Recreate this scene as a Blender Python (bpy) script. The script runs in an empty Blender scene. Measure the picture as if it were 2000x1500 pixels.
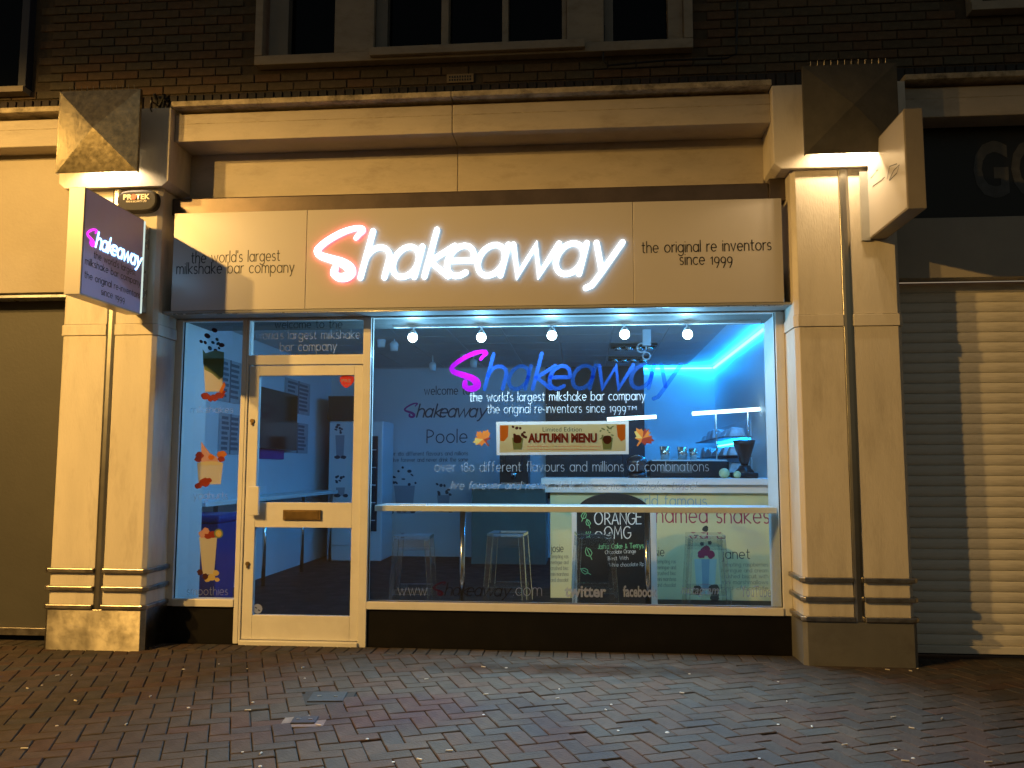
import bpy, math, random
from mathutils import Vector, Matrix
random.seed(7)
R = math.radians
sc = bpy.context.scene
col = sc.collection

# ------------------------------------------------------------------ camera
CF = 1650.0                                  # focal length in pixels of the 2000 px wide photograph
CP = Vector((0.0, -6.4906, 1.36))
YAW, PIT, ROL = 8.65305e-2, 9.83205e-2, 1.6456e-3
fw = Vector((-math.sin(YAW) * math.cos(PIT), math.cos(YAW) * math.cos(PIT), math.sin(PIT)))
rt0 = Vector((math.cos(YAW), math.sin(YAW), 0)); up0 = rt0.cross(fw)
rt = math.cos(ROL) * rt0 + math.sin(ROL) * up0
up = -math.sin(ROL) * rt0 + math.cos(ROL) * up0
cam_d = bpy.data.cameras.new('camera'); cam = bpy.data.objects.new('camera', cam_d); col.objects.link(cam)
cam_d.sensor_width = 36.0; cam_d.lens = CF / 2000 * 36; cam_d.clip_start = 0.05; cam_d.clip_end = 500
cam.matrix_world = Matrix.Translation(CP) @ Matrix(((rt.x, up.x, -fw.x), (rt.y, up.y, -fw.y), (rt.z, up.z, -fw.z))).to_4x4()
sc.camera = cam
# ------------------------------------------------------------------ night sky, faint moonlight, exposure
w = bpy.data.worlds.new('World'); sc.world = w; w.use_nodes = True
nt = w.node_tree
sky = nt.nodes.new('ShaderNodeTexSky'); sky.sky_type = 'NISHITA'; sky.sun_disc = False
sky.sun_elevation = R(1.0); sky.sun_rotation = R(0)
bg = nt.nodes['Background']; nt.links.new(sky.outputs[0], bg.inputs[0]); bg.inputs[1].default_value = 0.11
sun_d = bpy.data.lights.new('moon', 'SUN'); sun_d.energy = 0.004; sun_d.angle = R(0.5); sun_d.color = (0.8, 0.88, 1)
sun = bpy.data.objects.new('moon', sun_d); col.objects.link(sun); sun.rotation_euler = (R(-89), 0, 0); sun.location = (0, 30, 4)
vs = sc.view_settings; vs.view_transform = 'Standard'; vs.look = 'None'; vs.gamma = 1; vs.exposure = 0; vs.use_curve_mapping = False
cy = sc.cycles
cy.use_denoising = True; cy.max_bounces = 8; cy.diffuse_bounces = 4; cy.glossy_bounces = 4; cy.transmission_bounces = 6
cy.transparent_max_bounces = 32; cy.sample_clamp_indirect = 4; cy.caustics_reflective = False; cy.caustics_refractive = False

SODIUM = (1.0, 0.565, 0.145)
P_LAMP = 1850.0      # each lantern head
P_WALL = 20.0        # wall fittings
P_TRACK = 340.0       # track spots

# ------------------------------------------------------------------ pixel helpers (photograph pixel + a known plane -> point)
def ray(u, v): return fw + rt * ((u - 1000) / CF) - up * ((v - 750) / CF)
def A(u, v, y):
    d = ray(u, v); return CP + d * ((y - CP.y) / d.y)
def AX(u, v, x):
    d = ray(u, v); return CP + d * ((x - CP.x) / d.x)
def AZ(u, v, z=0.0):
    d = ray(u, v); return CP + d * ((z - CP.z) / d.z)
def pix(p):
    d = Vector(p) - CP; z = d.dot(fw); return 1000 + CF * d.dot(rt) / z, 750 - CF * d.dot(up) / z

# ------------------------------------------------------------------ materials
MATS = {}
def new_mat(name):
    m = bpy.data.materials.new(name); m.use_nodes = True; MATS[name] = m
    n = m.node_tree; return m, n, n.nodes['Principled BSDF'], n.nodes['Material Output']
def paint(name, c, rough=0.5, metal=0.0, var=0.12, scale=3.0, bump=0.0, bscale=60.0, dirt=None, dscale=2.0, damt=0.5, spec=0.5, rvar=0.0, stretch=None, perobj=0.0, coat=0.0, aniso=0.0, specks=None):
    m, n, p, o = new_mat(name); N = n.nodes; L = n.links
    tc = N.new('ShaderNodeTexCoord'); mp = N.new('ShaderNodeMapping'); L.new(tc.outputs['Object'], mp.inputs[0])
    if stretch: mp.inputs['Scale'].default_value = stretch
    no = N.new('ShaderNodeTexNoise'); no.inputs['Scale'].default_value = scale; no.inputs['Detail'].default_value = 8; no.inputs['Roughness'].default_value = 0.65
    L.new(mp.outputs[0], no.inputs[0])
    rp = N.new('ShaderNodeValToRGB'); rp.color_ramp.elements[0].position = 0.3; rp.color_ramp.elements[1].position = 0.7
    rp.color_ramp.elements[0].color = (*[x * (1 - var) for x in c], 1); rp.color_ramp.elements[1].color = (*[min(1, x * (1 + var)) for x in c], 1)
    L.new(no.outputs['Fac'], rp.inputs[0]); out = rp.outputs[0]
    if dirt:
        n2 = N.new('ShaderNodeTexNoise'); n2.inputs['Scale'].default_value = dscale; n2.inputs['Detail'].default_value = 10; n2.inputs['Roughness'].default_value = 0.7
        L.new(mp.outputs[0], n2.inputs[0])
        r2 = N.new('ShaderNodeValToRGB'); r2.color_ramp.elements[0].position = 0.5; r2.color_ramp.elements[1].position = 0.72
        r2.color_ramp.elements[1].color = (damt, damt, damt, 1); L.new(n2.outputs['Fac'], r2.inputs[0])
        mx = N.new('ShaderNodeMixRGB'); L.new(r2.outputs[0], mx.inputs[0]); L.new(out, mx.inputs[1]); mx.inputs[2].default_value = (*dirt, 1); out = mx.outputs[0]
    if specks:
        n4 = N.new('ShaderNodeTexNoise'); n4.inputs['Scale'].default_value = 9; n4.inputs['Detail'].default_value = 12; n4.inputs['Roughness'].default_value = 0.85; L.new(tc.outputs['Object'], n4.inputs[0])
        r4 = N.new('ShaderNodeValToRGB'); r4.color_ramp.elements[0].position = .70; r4.color_ramp.elements[1].position = .76; L.new(n4.outputs['Fac'], r4.inputs[0])
        m4 = N.new('ShaderNodeMixRGB'); L.new(r4.outputs[0], m4.inputs[0]); L.new(out, m4.inputs[1]); m4.inputs[2].default_value = (*specks, 1); out = m4.outputs[0]
    if perobj:
        oi = N.new('ShaderNodeObjectInfo'); ge = N.new('ShaderNodeNewGeometry')
        ad = N.new('ShaderNodeMath'); ad.operation = 'ADD'; L.new(oi.outputs['Random'], ad.inputs[0]); L.new(ge.outputs['Random Per Island'], ad.inputs[1])
        fr = N.new('ShaderNodeMath'); fr.operation = 'FRACT'; L.new(ad.outputs[0], fr.inputs[0])
        r3 = N.new('ShaderNodeValToRGB'); r3.color_ramp.interpolation = 'CONSTANT'
        els = r3.color_ramp.elements
        tones = [(1 - perobj, 1 - perobj, 1 - perobj), (1.04, 0.97, 0.93), (0.88, 0.97, 1.05), (1 + perobj, 1.02, 0.97), (1 + perobj * .6, 0.87, 0.80), (.92, .92, .90)]
        els[0].color = (*tones[0], 1); els[1].position = 1 / 6; els[1].color = (*tones[1], 1)
        for i in range(2, 6):
            e = els.new(i / 6); e.color = (*tones[i], 1)
        L.new(fr.outputs[0], r3.inputs[0])
        m3 = N.new('ShaderNodeMixRGB'); m3.blend_type = 'MULTIPLY'; m3.inputs[0].default_value = 1; L.new(out, m3.inputs[1]); L.new(r3.outputs[0], m3.inputs[2]); out = m3.outputs[0]
    L.new(out, p.inputs['Base Color'])
    p.inputs['Roughness'].default_value = rough; p.inputs['Metallic'].default_value = metal
    p.inputs['Specular IOR Level'].default_value = spec
    if aniso:
        p.inputs['Anisotropic'].default_value = aniso; p.inputs['Anisotropic Rotation'].default_value = .25
        tg_ = N.new('ShaderNodeTangent'); tg_.direction_type = 'RADIAL'; tg_.axis = 'Z'; L.new(tg_.outputs[0], p.inputs['Tangent'])
    if coat: p.inputs['Coat Weight'].default_value = coat; p.inputs['Coat Roughness'].default_value = 0.08
    if rvar:
        mr = N.new('ShaderNodeMapRange'); L.new(no.outputs['Fac'], mr.inputs[0]); mr.inputs[1].default_value = .3; mr.inputs[2].default_value = .7
        mr.inputs[3].default_value = max(.02, rough - rvar); mr.inputs[4].default_value = min(1, rough + rvar); L.new(mr.outputs[0], p.inputs['Roughness'])
    if bump:
        nb = N.new('ShaderNodeTexNoise'); nb.inputs['Scale'].default_value = bscale; nb.inputs['Detail'].default_value = 6; L.new(mp.outputs[0], nb.inputs[0])
        b = N.new('ShaderNodeBump'); b.inputs['Strength'].default_value = bump; b.inputs['Distance'].default_value = 0.01
        L.new(nb.outputs['Fac'], b.inputs['Height']); L.new(b.outputs[0], p.inputs['Normal'])
    return m
def emis(name, c, s):
    m, n, p, o = new_mat(name); e = n.nodes.new('ShaderNodeEmission'); e.inputs[0].default_value = (*c, 1); e.inputs[1].default_value = s
    n.links.new(e.outputs[0], o.inputs[0]); return m
def sheet(name, tint=(1, 1, 1), ior=1.5, rough=0.01, boost=1.0, haze=0.0):
    m, n, p, o = new_mat(name); N = n.nodes; L = n.links
    t = N.new('ShaderNodeBsdfTransparent'); t.inputs[0].default_value = (*tint, 1)
    g = N.new('ShaderNodeBsdfGlossy'); g.inputs['Roughness'].default_value = rough
    f = N.new('ShaderNodeFresnel'); ge = N.new('ShaderNodeNewGeometry')      # both faces of a thin pane reflect alike
    mi = N.new('ShaderNodeMapRange'); L.new(ge.outputs['Backfacing'], mi.inputs[0]); mi.inputs[3].default_value = ior; mi.inputs[4].default_value = 1 / ior; L.new(mi.outputs[0], f.inputs[0])
    mu = N.new('ShaderNodeMath'); mu.operation = 'MULTIPLY'; mu.inputs[1].default_value = boost; mu.use_clamp = True; L.new(f.outputs[0], mu.inputs[0])
    x = N.new('ShaderNodeMixShader'); L.new(mu.outputs[0], x.inputs[0]); L.new(t.outputs[0], x.inputs[1]); L.new(g.outputs[0], x.inputs[2]); last = x
    if haze:
        d = N.new('ShaderNodeBsdfDiffuse'); d.inputs[0].default_value = (.7, .75, .8, 1)
        y = N.new('ShaderNodeMixShader'); y.inputs[0].default_value = haze; L.new(x.outputs[0], y.inputs[1]); L.new(d.outputs[0], y.inputs[2]); last = y
    L.new(last.outputs[0], o.inputs[0]); return m
def film(name, c, trans=0.3, tint=None, transl=0.5):
    """vinyl on glass: part see-through, part diffuse, part translucent"""
    m, n, p, o = new_mat(name); N = n.nodes; L = n.links
    t = N.new('ShaderNodeBsdfTransparent'); t.inputs[0].default_value = (*(tint or c), 1)
    d = N.new('ShaderNodeBsdfDiffuse'); d.inputs[0].default_value = (*c, 1)
    r = N.new('ShaderNodeBsdfTranslucent'); r.inputs[0].default_value = (*c, 1)
    a = N.new('ShaderNodeMixShader'); a.inputs[0].default_value = transl; L.new(d.outputs[0], a.inputs[1]); L.new(r.outputs[0], a.inputs[2])
    b = N.new('ShaderNodeMixShader'); b.inputs[0].default_value = trans; L.new(a.outputs[0], b.inputs[1]); L.new(t.outputs[0], b.inputs[2])
    L.new(b.outputs[0], o.inputs[0]); return m

cream = paint('cream_masonry_paint', (.66, .60, .50), .55, var=.09, scale=1.6, bump=.18, bscale=45, dirt=(.26, .21, .15), dscale=2.6, damt=.42, stretch=(2.2, 2.2, .55), specks=(.10, .08, .06))
conc = paint('cornice_paint', (.45, .395, .32), .6, var=.1, scale=2.2, bump=.2, bscale=30, dirt=(.2, .15, .09), dscale=2.6, damt=.45, stretch=(1, 1, 2.5))
ledge_m = paint('mossy_ledge', (.40, .34, .24), .8, var=.4, scale=9, bump=.5, bscale=30, dirt=(.06, .05, .03), dscale=7, damt=.95)
upvc = paint('white_frame_paint', (.72, .70, .66), .38, var=.05, scale=3, dirt=(.4, .36, .3), dscale=4, damt=.18)
fascia_m = paint('white_fascia_panel', (.47, .44, .41), .30, var=.03, scale=1.2, dirt=(.5, .45, .4), dscale=1.2, damt=.15)
steel = paint('brushed_steel', (.36, .34, .30), .33, 1.0, var=.08, scale=2, rvar=.05)
steel_bar = paint('steel_bar', (.42, .38, .33), .36, 1.0, var=.2, scale=10, rvar=.1, dirt=(.12, .09, .06), dscale=9, damt=.7)
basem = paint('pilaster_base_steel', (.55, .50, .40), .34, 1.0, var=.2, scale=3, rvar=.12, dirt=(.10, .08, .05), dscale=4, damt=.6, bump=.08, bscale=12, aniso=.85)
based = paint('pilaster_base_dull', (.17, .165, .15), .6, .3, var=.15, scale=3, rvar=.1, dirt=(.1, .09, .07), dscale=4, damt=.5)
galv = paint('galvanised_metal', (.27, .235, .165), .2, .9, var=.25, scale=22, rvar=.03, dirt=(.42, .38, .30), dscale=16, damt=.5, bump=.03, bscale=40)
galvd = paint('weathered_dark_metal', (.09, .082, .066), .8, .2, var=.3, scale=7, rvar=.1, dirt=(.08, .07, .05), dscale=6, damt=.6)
blackp = paint('black_plinth_paint', (.0045, .004, .004), .6, var=.3, scale=4, dirt=(.012, .010, .008), dscale=6, damt=.4, spec=.2)
bronze = paint('dark_bronze_rail', (.10, .075, .06), .35, .5, var=.2, scale=5)
alu = paint('aluminium_rail', (.50, .51, .50), .3, .6, var=.08, scale=6, rvar=.06)
hoard = paint('grey_hoarding', (.060, .057, .048), .6, var=.1, scale=2, bump=.1, bscale=50)
brick_m = paint('brick', (.115, .086, .052), .85, var=.3, scale=14, bump=.5, bscale=50, perobj=.13)
brick_d = paint('dark_engineering_brick', (.03, .026, .024), .7, var=.3, scale=14, bump=.4, bscale=50, perobj=.3)
mortar = paint('mortar', (.085, .065, .042), .95, var=.2, scale=20, bump=.4, bscale=80)
paver_m = paint('clay_paver', (.066, .055, .047), .9, var=.3, scale=9, bump=.5, bscale=55, perobj=.11, rvar=.06, spec=.15, dirt=(.05, .042, .036), dscale=3.5, damt=.6)
joint_m = paint('sand_joint', (.018, .015, .012), .95, var=.3, scale=30)
iron = paint('iron_cover', (.014, .014, .015), .75, .0, var=.3, scale=15, bump=.3, bscale=40)
gum_m = paint('pale_litter', (.5, .47, .42), .7, var=.2)
timber = paint('cream_timber', (.38, .32, .24), .6, var=.12, scale=3, dirt=(.15, .11, .07), dscale=5, damt=.5, stretch=(1, 1, 2))
night_glass = paint('dark_window_glass', (.003, .003, .004), .12, var=.1, spec=.12)
black_text = paint('black_vinyl', (.012, .011, .011), .45, var=.05)
grey_text = paint('grey_letter', (.06, .06, .06), .5, var=.35, scale=10)
shutter_m = paint('shutter_slat_paint', (.72, .68, .60), .5, .0, var=.1, scale=2.5, dirt=(.28, .25, .20), dscale=3, damt=.5, stretch=(.6, 1, 3))
brass = paint('aged_brass', (.17, .11, .045), .5, .9, var=.2, scale=12, rvar=.1)
alarm_m = paint('alarm_box_plastic', (.020, .017, .015), .55, var=.1, spec=.2)
yellow_print = paint('cream_print', (.75, .62, .40), .5, var=.05)
red_print = emis_red = paint('red_print', (.75, .08, .03), .5, var=.05)
glass = sheet('shop_glass', (.95, .98, .985), 1.5, .006, 1.0, haze=.006)
acryl = sheet('clear_acrylic', (.92, .95, .96), 1.5, .03, 1.9, haze=.018)
wallm = paint('interior_white_wall', (.62, .64, .66), .5, var=.03, scale=2)
ceil_m = paint('ceiling_tile', (.50, .50, .51), .8, var=.06, scale=3, bump=.1, bscale=120)
grid_m = paint('ceiling_grid', (.72, .73, .74), .4, var=.03)
floor_m = paint('dark_shop_floor', (.005, .005, .006), .6, var=.2, scale=6, rvar=.1, spec=.12)
ctr_white = paint('white_worktop', (.78, .78, .76), .3, var=.03)
ctr_front = paint('cream_counter_print', (.72, .70, .38), .4, var=.04, scale=2)
panel_dark = paint('black_wall_panel', (.008, .008, .009), .4, var=.1)
fridge_m = paint('white_enamel', (.7, .72, .74), .25, var=.03)
fridge_in = paint('fridge_dark_interior', (.02, .022, .03), .1, var=.1)
chalk_b = paint('chalkboard', (.010, .010, .011), .55, var=.4, scale=5)
chalk_w = paint('white_chalk', (.85, .85, .83), .8, var=.15, scale=60)
chalk_g = paint('green_chalk', (.25, .65, .32), .8, var=.2, scale=60)
poster_m = paint('menu_poster', (.30, .34, .36), .4, var=.15, scale=6)
poster_line = paint('menu_poster_print', (.08, .10, .12), .5, var=.2, scale=20)
purple_m = paint('purple_panel', (.16, .02, .20), .5, var=.05)
blue_bin = paint('blue_plastic', (.01, .03, .20), .35, var=.05)
tv_m = paint('screen_black', (.006, .007, .008), .12, var=.1)
wall_print = paint('wall_lettering', (.035, .04, .06), .5, var=.05)
wall_print2 = paint('wall_lettering_pale', (.30, .32, .36), .5, var=.05)
wall_pink = paint('wall_lettering_magenta', (.35, .02, .22), .5, var=.05)
steel_cup = paint('polished_steel', (.6, .58, .54), .2, 1.0, var=.08)
machine = paint('dark_machine', (.02, .02, .022), .35, .3, var=.1)
grinder_m = paint('smoked_plastic', (.045, .030, .028), .2, var=.2)
lime_m = paint('pale_lime', (.45, .55, .30), .5, var=.2, scale=20)
packet_m = paint('white_packet', (.60, .62, .66), .5, var=.25, scale=18)
chrome = paint('chrome_tube', (.65, .62, .58), .15, 1.0, var=.05)
grey_blue = paint('counter_print_blue', (.25, .42, .48), .5, var=.05)
maroon = paint('counter_print_maroon', (.40, .045, .09), .5, var=.05)
dark_print = paint('counter_print_dark', (.05, .06, .05), .5, var=.05)
e_white = emis('sign_face_white', (1, 1, 1), 2.6)
e_pinkface = emis('sign_face_pinkwhite', (1, .96, .97), 3.4)
e_blue = emis('sign_edge_blue', (.5, .75, 1), 5.5)
e_pink = emis('sign_edge_pink', (1, .10, .16), 12.0)
e_cyan = emis('small_sign_cyan', (.28, .66, 1), 7)
e_mag = emis('small_sign_magenta', (.85, .03, .80), 2.4)
e_led = emis('blue_led_strip', (.006, .31, 1), 130)
e_tube = emis('white_light_bar', (.62, .9, 1), 4.5)
e_bulb = emis('track_bulb', (.75, .97, 1), 25)
e_sod = emis('sodium_lamp', SODIUM, 30)
e_gap = emis('lit_gap_glow', (.75, .9, .8), .9)
f_white = film('white_vinyl', (.60, .64, .66), .32, (.9, .95, 1), .45)
f_faint = film('pale_vinyl', (.58, .64, .68), .48, (.85, .9, .95), .5)
f_mag = film('magenta_vinyl', (.22, .003, .25), .52, (.9, .08, .95), .6)
f_blue = film('blue_vinyl', (.015, .055, .26), .7, (.3, .55, 1), .55)
f_dblue = film('dark_blue_vinyl', (.012, .04, .16), .7, (.35, .55, .9), .5)
f_dark = film('dark_vinyl', (.03, .03, .035), .25, (.3, .3, .3), .3)
f_cup = film('cup_print', (.60, .55, .36), .12, (.8, .8, .6), .3)
f_green = film('green_print', (.20, .26, .14), .15, (.4, .5, .3), .3)
f_red = film('berry_print', (.32, .055, .03), .08, (.6, .1, .1), .3)
f_pinkp = film('cream_swirl_print', (.60, .33, .22), .08, (.9, .5, .4), .3)
f_yel = film('banana_print', (.62, .46, .13), .08, (.9, .8, .3), .3)
f_brown = film('bean_print', (.09, .035, .03), .08, (.2, .1, .1), .3)
f_orange = film('orange_leaf_print', (.62, .19, .035), .08, (.9, .4, .1), .35)
f_banner = film('banner_print', (.50, .46, .24), .12, (.9, .85, .6), .25)
f_border = film('banner_border', (.62, .66, .64), .2, (.9, .95, .95), .3)
f_maroon = film('maroon_print', (.17, .03, .02), .0, (.3, .05, .05), .2)

# ------------------------------------------------------------------ mesh helpers
class M:
    def __init__(s): s.v = []; s.f = []; s.m = []
    def add(s, vs_, fs, mi=0):
        b = len(s.v); s.v += [tuple(x) for x in vs_]; s.f += [tuple(i + b for i in f) for f in fs]; s.m += [mi] * len(fs); return s
    def box(s, x0, x1, y0, y1, z0, z1, mi=0):
        return s.add([(x0, y0, z0), (x1, y0, z0), (x1, y1, z0), (x0, y1, z0), (x0, y0, z1), (x1, y0, z1), (x1, y1, z1), (x0, y1, z1)],
                     [(0, 3, 2, 1), (4, 5, 6, 7), (0, 1, 5, 4), (1, 2, 6, 5), (2, 3, 7, 6), (3, 0, 4, 7)], mi)
    def prism(s, poly, z0, z1, mi=0, axis='z'):
        n = len(poly)
        def P(a, b, c): return (a, b, c) if axis == 'z' else ((c, a, b) if axis == 'x' else (a, c, b))
        s.add([P(a, b, z0) for a, b in poly] + [P(a, b, z1) for a, b in poly],
              [tuple(range(n - 1, -1, -1)), tuple(range(n, 2 * n))] + [(i, (i + 1) % n, n + (i + 1) % n, n + i) for i in range(n)], mi)
        return s
    def lathe(s, prof, c, n=20, mi=0, axis='z'):
        b = []; fs = []
        for r, h in prof:
            for k in range(n):
                a = 2 * math.pi * k / n; x, y = r * math.cos(a), r * math.sin(a)
                p = (x, y, h) if axis == 'z' else ((h, x, y) if axis == 'x' else (x, h, y))
                b.append((c[0] + p[0], c[1] + p[1], c[2] + p[2]))
        for i in range(len(prof) - 1):
            for k in range(n): fs.append((i * n + k, i * n + (k + 1) % n, (i + 1) * n + (k + 1) % n, (i + 1) * n + k))
        fs.append(tuple(range(n - 1, -1, -1))); fs.append(tuple(range((len(prof) - 1) * n, len(prof) * n)))
        return s.add(b, fs, mi)
    def tube(s, pts, r, n=10, mi=0):
        pts = [Vector(p) for p in pts]; b = []; fs = []
        for i, p in enumerate(pts):
            t = (pts[min(i + 1, len(pts) - 1)] - pts[max(i - 1, 0)]).normalized()
            a = t.cross(Vector((0, 0, 1)) if abs(t.z) < .9 else Vector((1, 0, 0))).normalized(); c = t.cross(a)
            rr = r[i] if isinstance(r, (list, tuple)) else r
            for k in range(n): th = 2 * math.pi * k / n; b.append(p + a * (rr * math.cos(th)) + c * (rr * math.sin(th)))
        for i in range(len(pts) - 1):
            for k in range(n): fs.append((i * n + k, i * n + (k + 1) % n, (i + 1) * n + (k + 1) % n, (i + 1) * n + k))
        fs.append(tuple(range(n - 1, -1, -1))); fs.append(tuple(range((len(pts) - 1) * n, len(pts) * n)))
        return s.add(b, fs, mi)
    def ball(s, c, r, n=12, sq=(1, 1, 1), mi=0):
        prof = [(max(1e-4, r * math.sin(math.pi * i / 8)), -r * math.cos(math.pi * i / 8)) for i in range(9)]
        b0 = len(s.v); s.lathe(prof, (0, 0, 0), n, mi)
        for i in range(b0, len(s.v)): x, y, z = s.v[i]; s.v[i] = (c[0] + x * sq[0], c[1] + y * sq[1], c[2] + z * sq[2])
        return s
def tag(o, label=None, cat=None, group=None, kind=None):
    if label: o['label'] = label
    if cat: o['category'] = cat
    if group: o['group'] = group
    if kind: o['kind'] = kind
    return o
def mesh(name, mb, mats, smooth=False):
    me = bpy.data.meshes.new(name); me.from_pydata(mb.v, [], mb.f)
    for m_ in (mats if isinstance(mats, (list, tuple)) else [mats]): me.materials.append(m_)
    me.polygons.foreach_set('material_index', mb.m)
    if smooth: me.polygons.foreach_set('use_smooth', [True] * len(me.polygons))
    me.update(); return me
def obj(name, mb, mats, parent=None, bevel=0.0, smooth=False, seg=2, ang=35):
    o = bpy.data.objects.new(name, mb if isinstance(mb, bpy.types.Mesh) else mesh(name, mb, mats, smooth)); col.objects.link(o)
    if parent:
        o.parent = parent; o.matrix_parent_inverse = Matrix.Translation(-WL(parent))
    if bevel:
        b = o.modifiers.new('bevel', 'BEVEL'); b.width = bevel; b.segments = seg; b.limit_method = 'ANGLE'; b.angle_limit = R(ang)
    elif smooth:
        pass
    return o
def WL(o):                        # world location of a thing built without rotation
    p = Vector(o.location)
    if o.parent: p = p  # children keep zero location
    q = o
    while q.parent: q = q.parent
    return Vector(q.location) if q.type == 'EMPTY' else Vector((0, 0, 0))
def thing(name, loc, label, cat, group=None):
    o = bpy.data.objects.new(name, None); col.objects.link(o); o.location = loc; o.empty_display_size = .1
    return tag(o, label, cat, group)
def part(name, mb, mats, parent, bevel=0.0, smooth=False, label=None, kind=None, ang=35):
    o = obj(name, mb, mats, None, bevel, smooth, ang=ang)
    o.parent = parent
    top = parent
    while top.parent: top = top.parent
    if parent.type == 'EMPTY': o.matrix_parent_inverse = Matrix.Translation(-Vector(parent.location))
    if label: o['label'] = label
    if kind: o['kind'] = kind
    return o
def solo(name, mb, mats, label, cat, group=None, bevel=0.0, smooth=False):
    return tag(obj(name, mb, mats, None, bevel, smooth), label, cat, group)
def struct(name, mb, mats, parent=None, bevel=0.0):
    o = obj(name, mb, mats, None, bevel); o['kind'] = 'structure'
    if parent: o.parent = parent
    return o
def light(name, kind, loc, energy, color, parent=None, target=None, size=.05, cone=None, blend=.3):
    d = bpy.data.lights.new(name, kind); d.energy = energy; d.color = color
    if kind in ('POINT', 'SPOT'): d.shadow_soft_size = size
    if kind == 'SPOT': d.spot_size = cone; d.spot_blend = blend
    o = bpy.data.objects.new(name, d); col.objects.link(o); o.location = loc
    if target is not None: o.rotation_euler = (Vector(target) - Vector(loc)).to_track_quat('-Z', 'Y').to_euler()
    if parent:
        o.parent = parent
        if parent.type == 'EMPTY': o.matrix_parent_inverse = Matrix.Translation(-Vector(parent.location))
    return o

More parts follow.
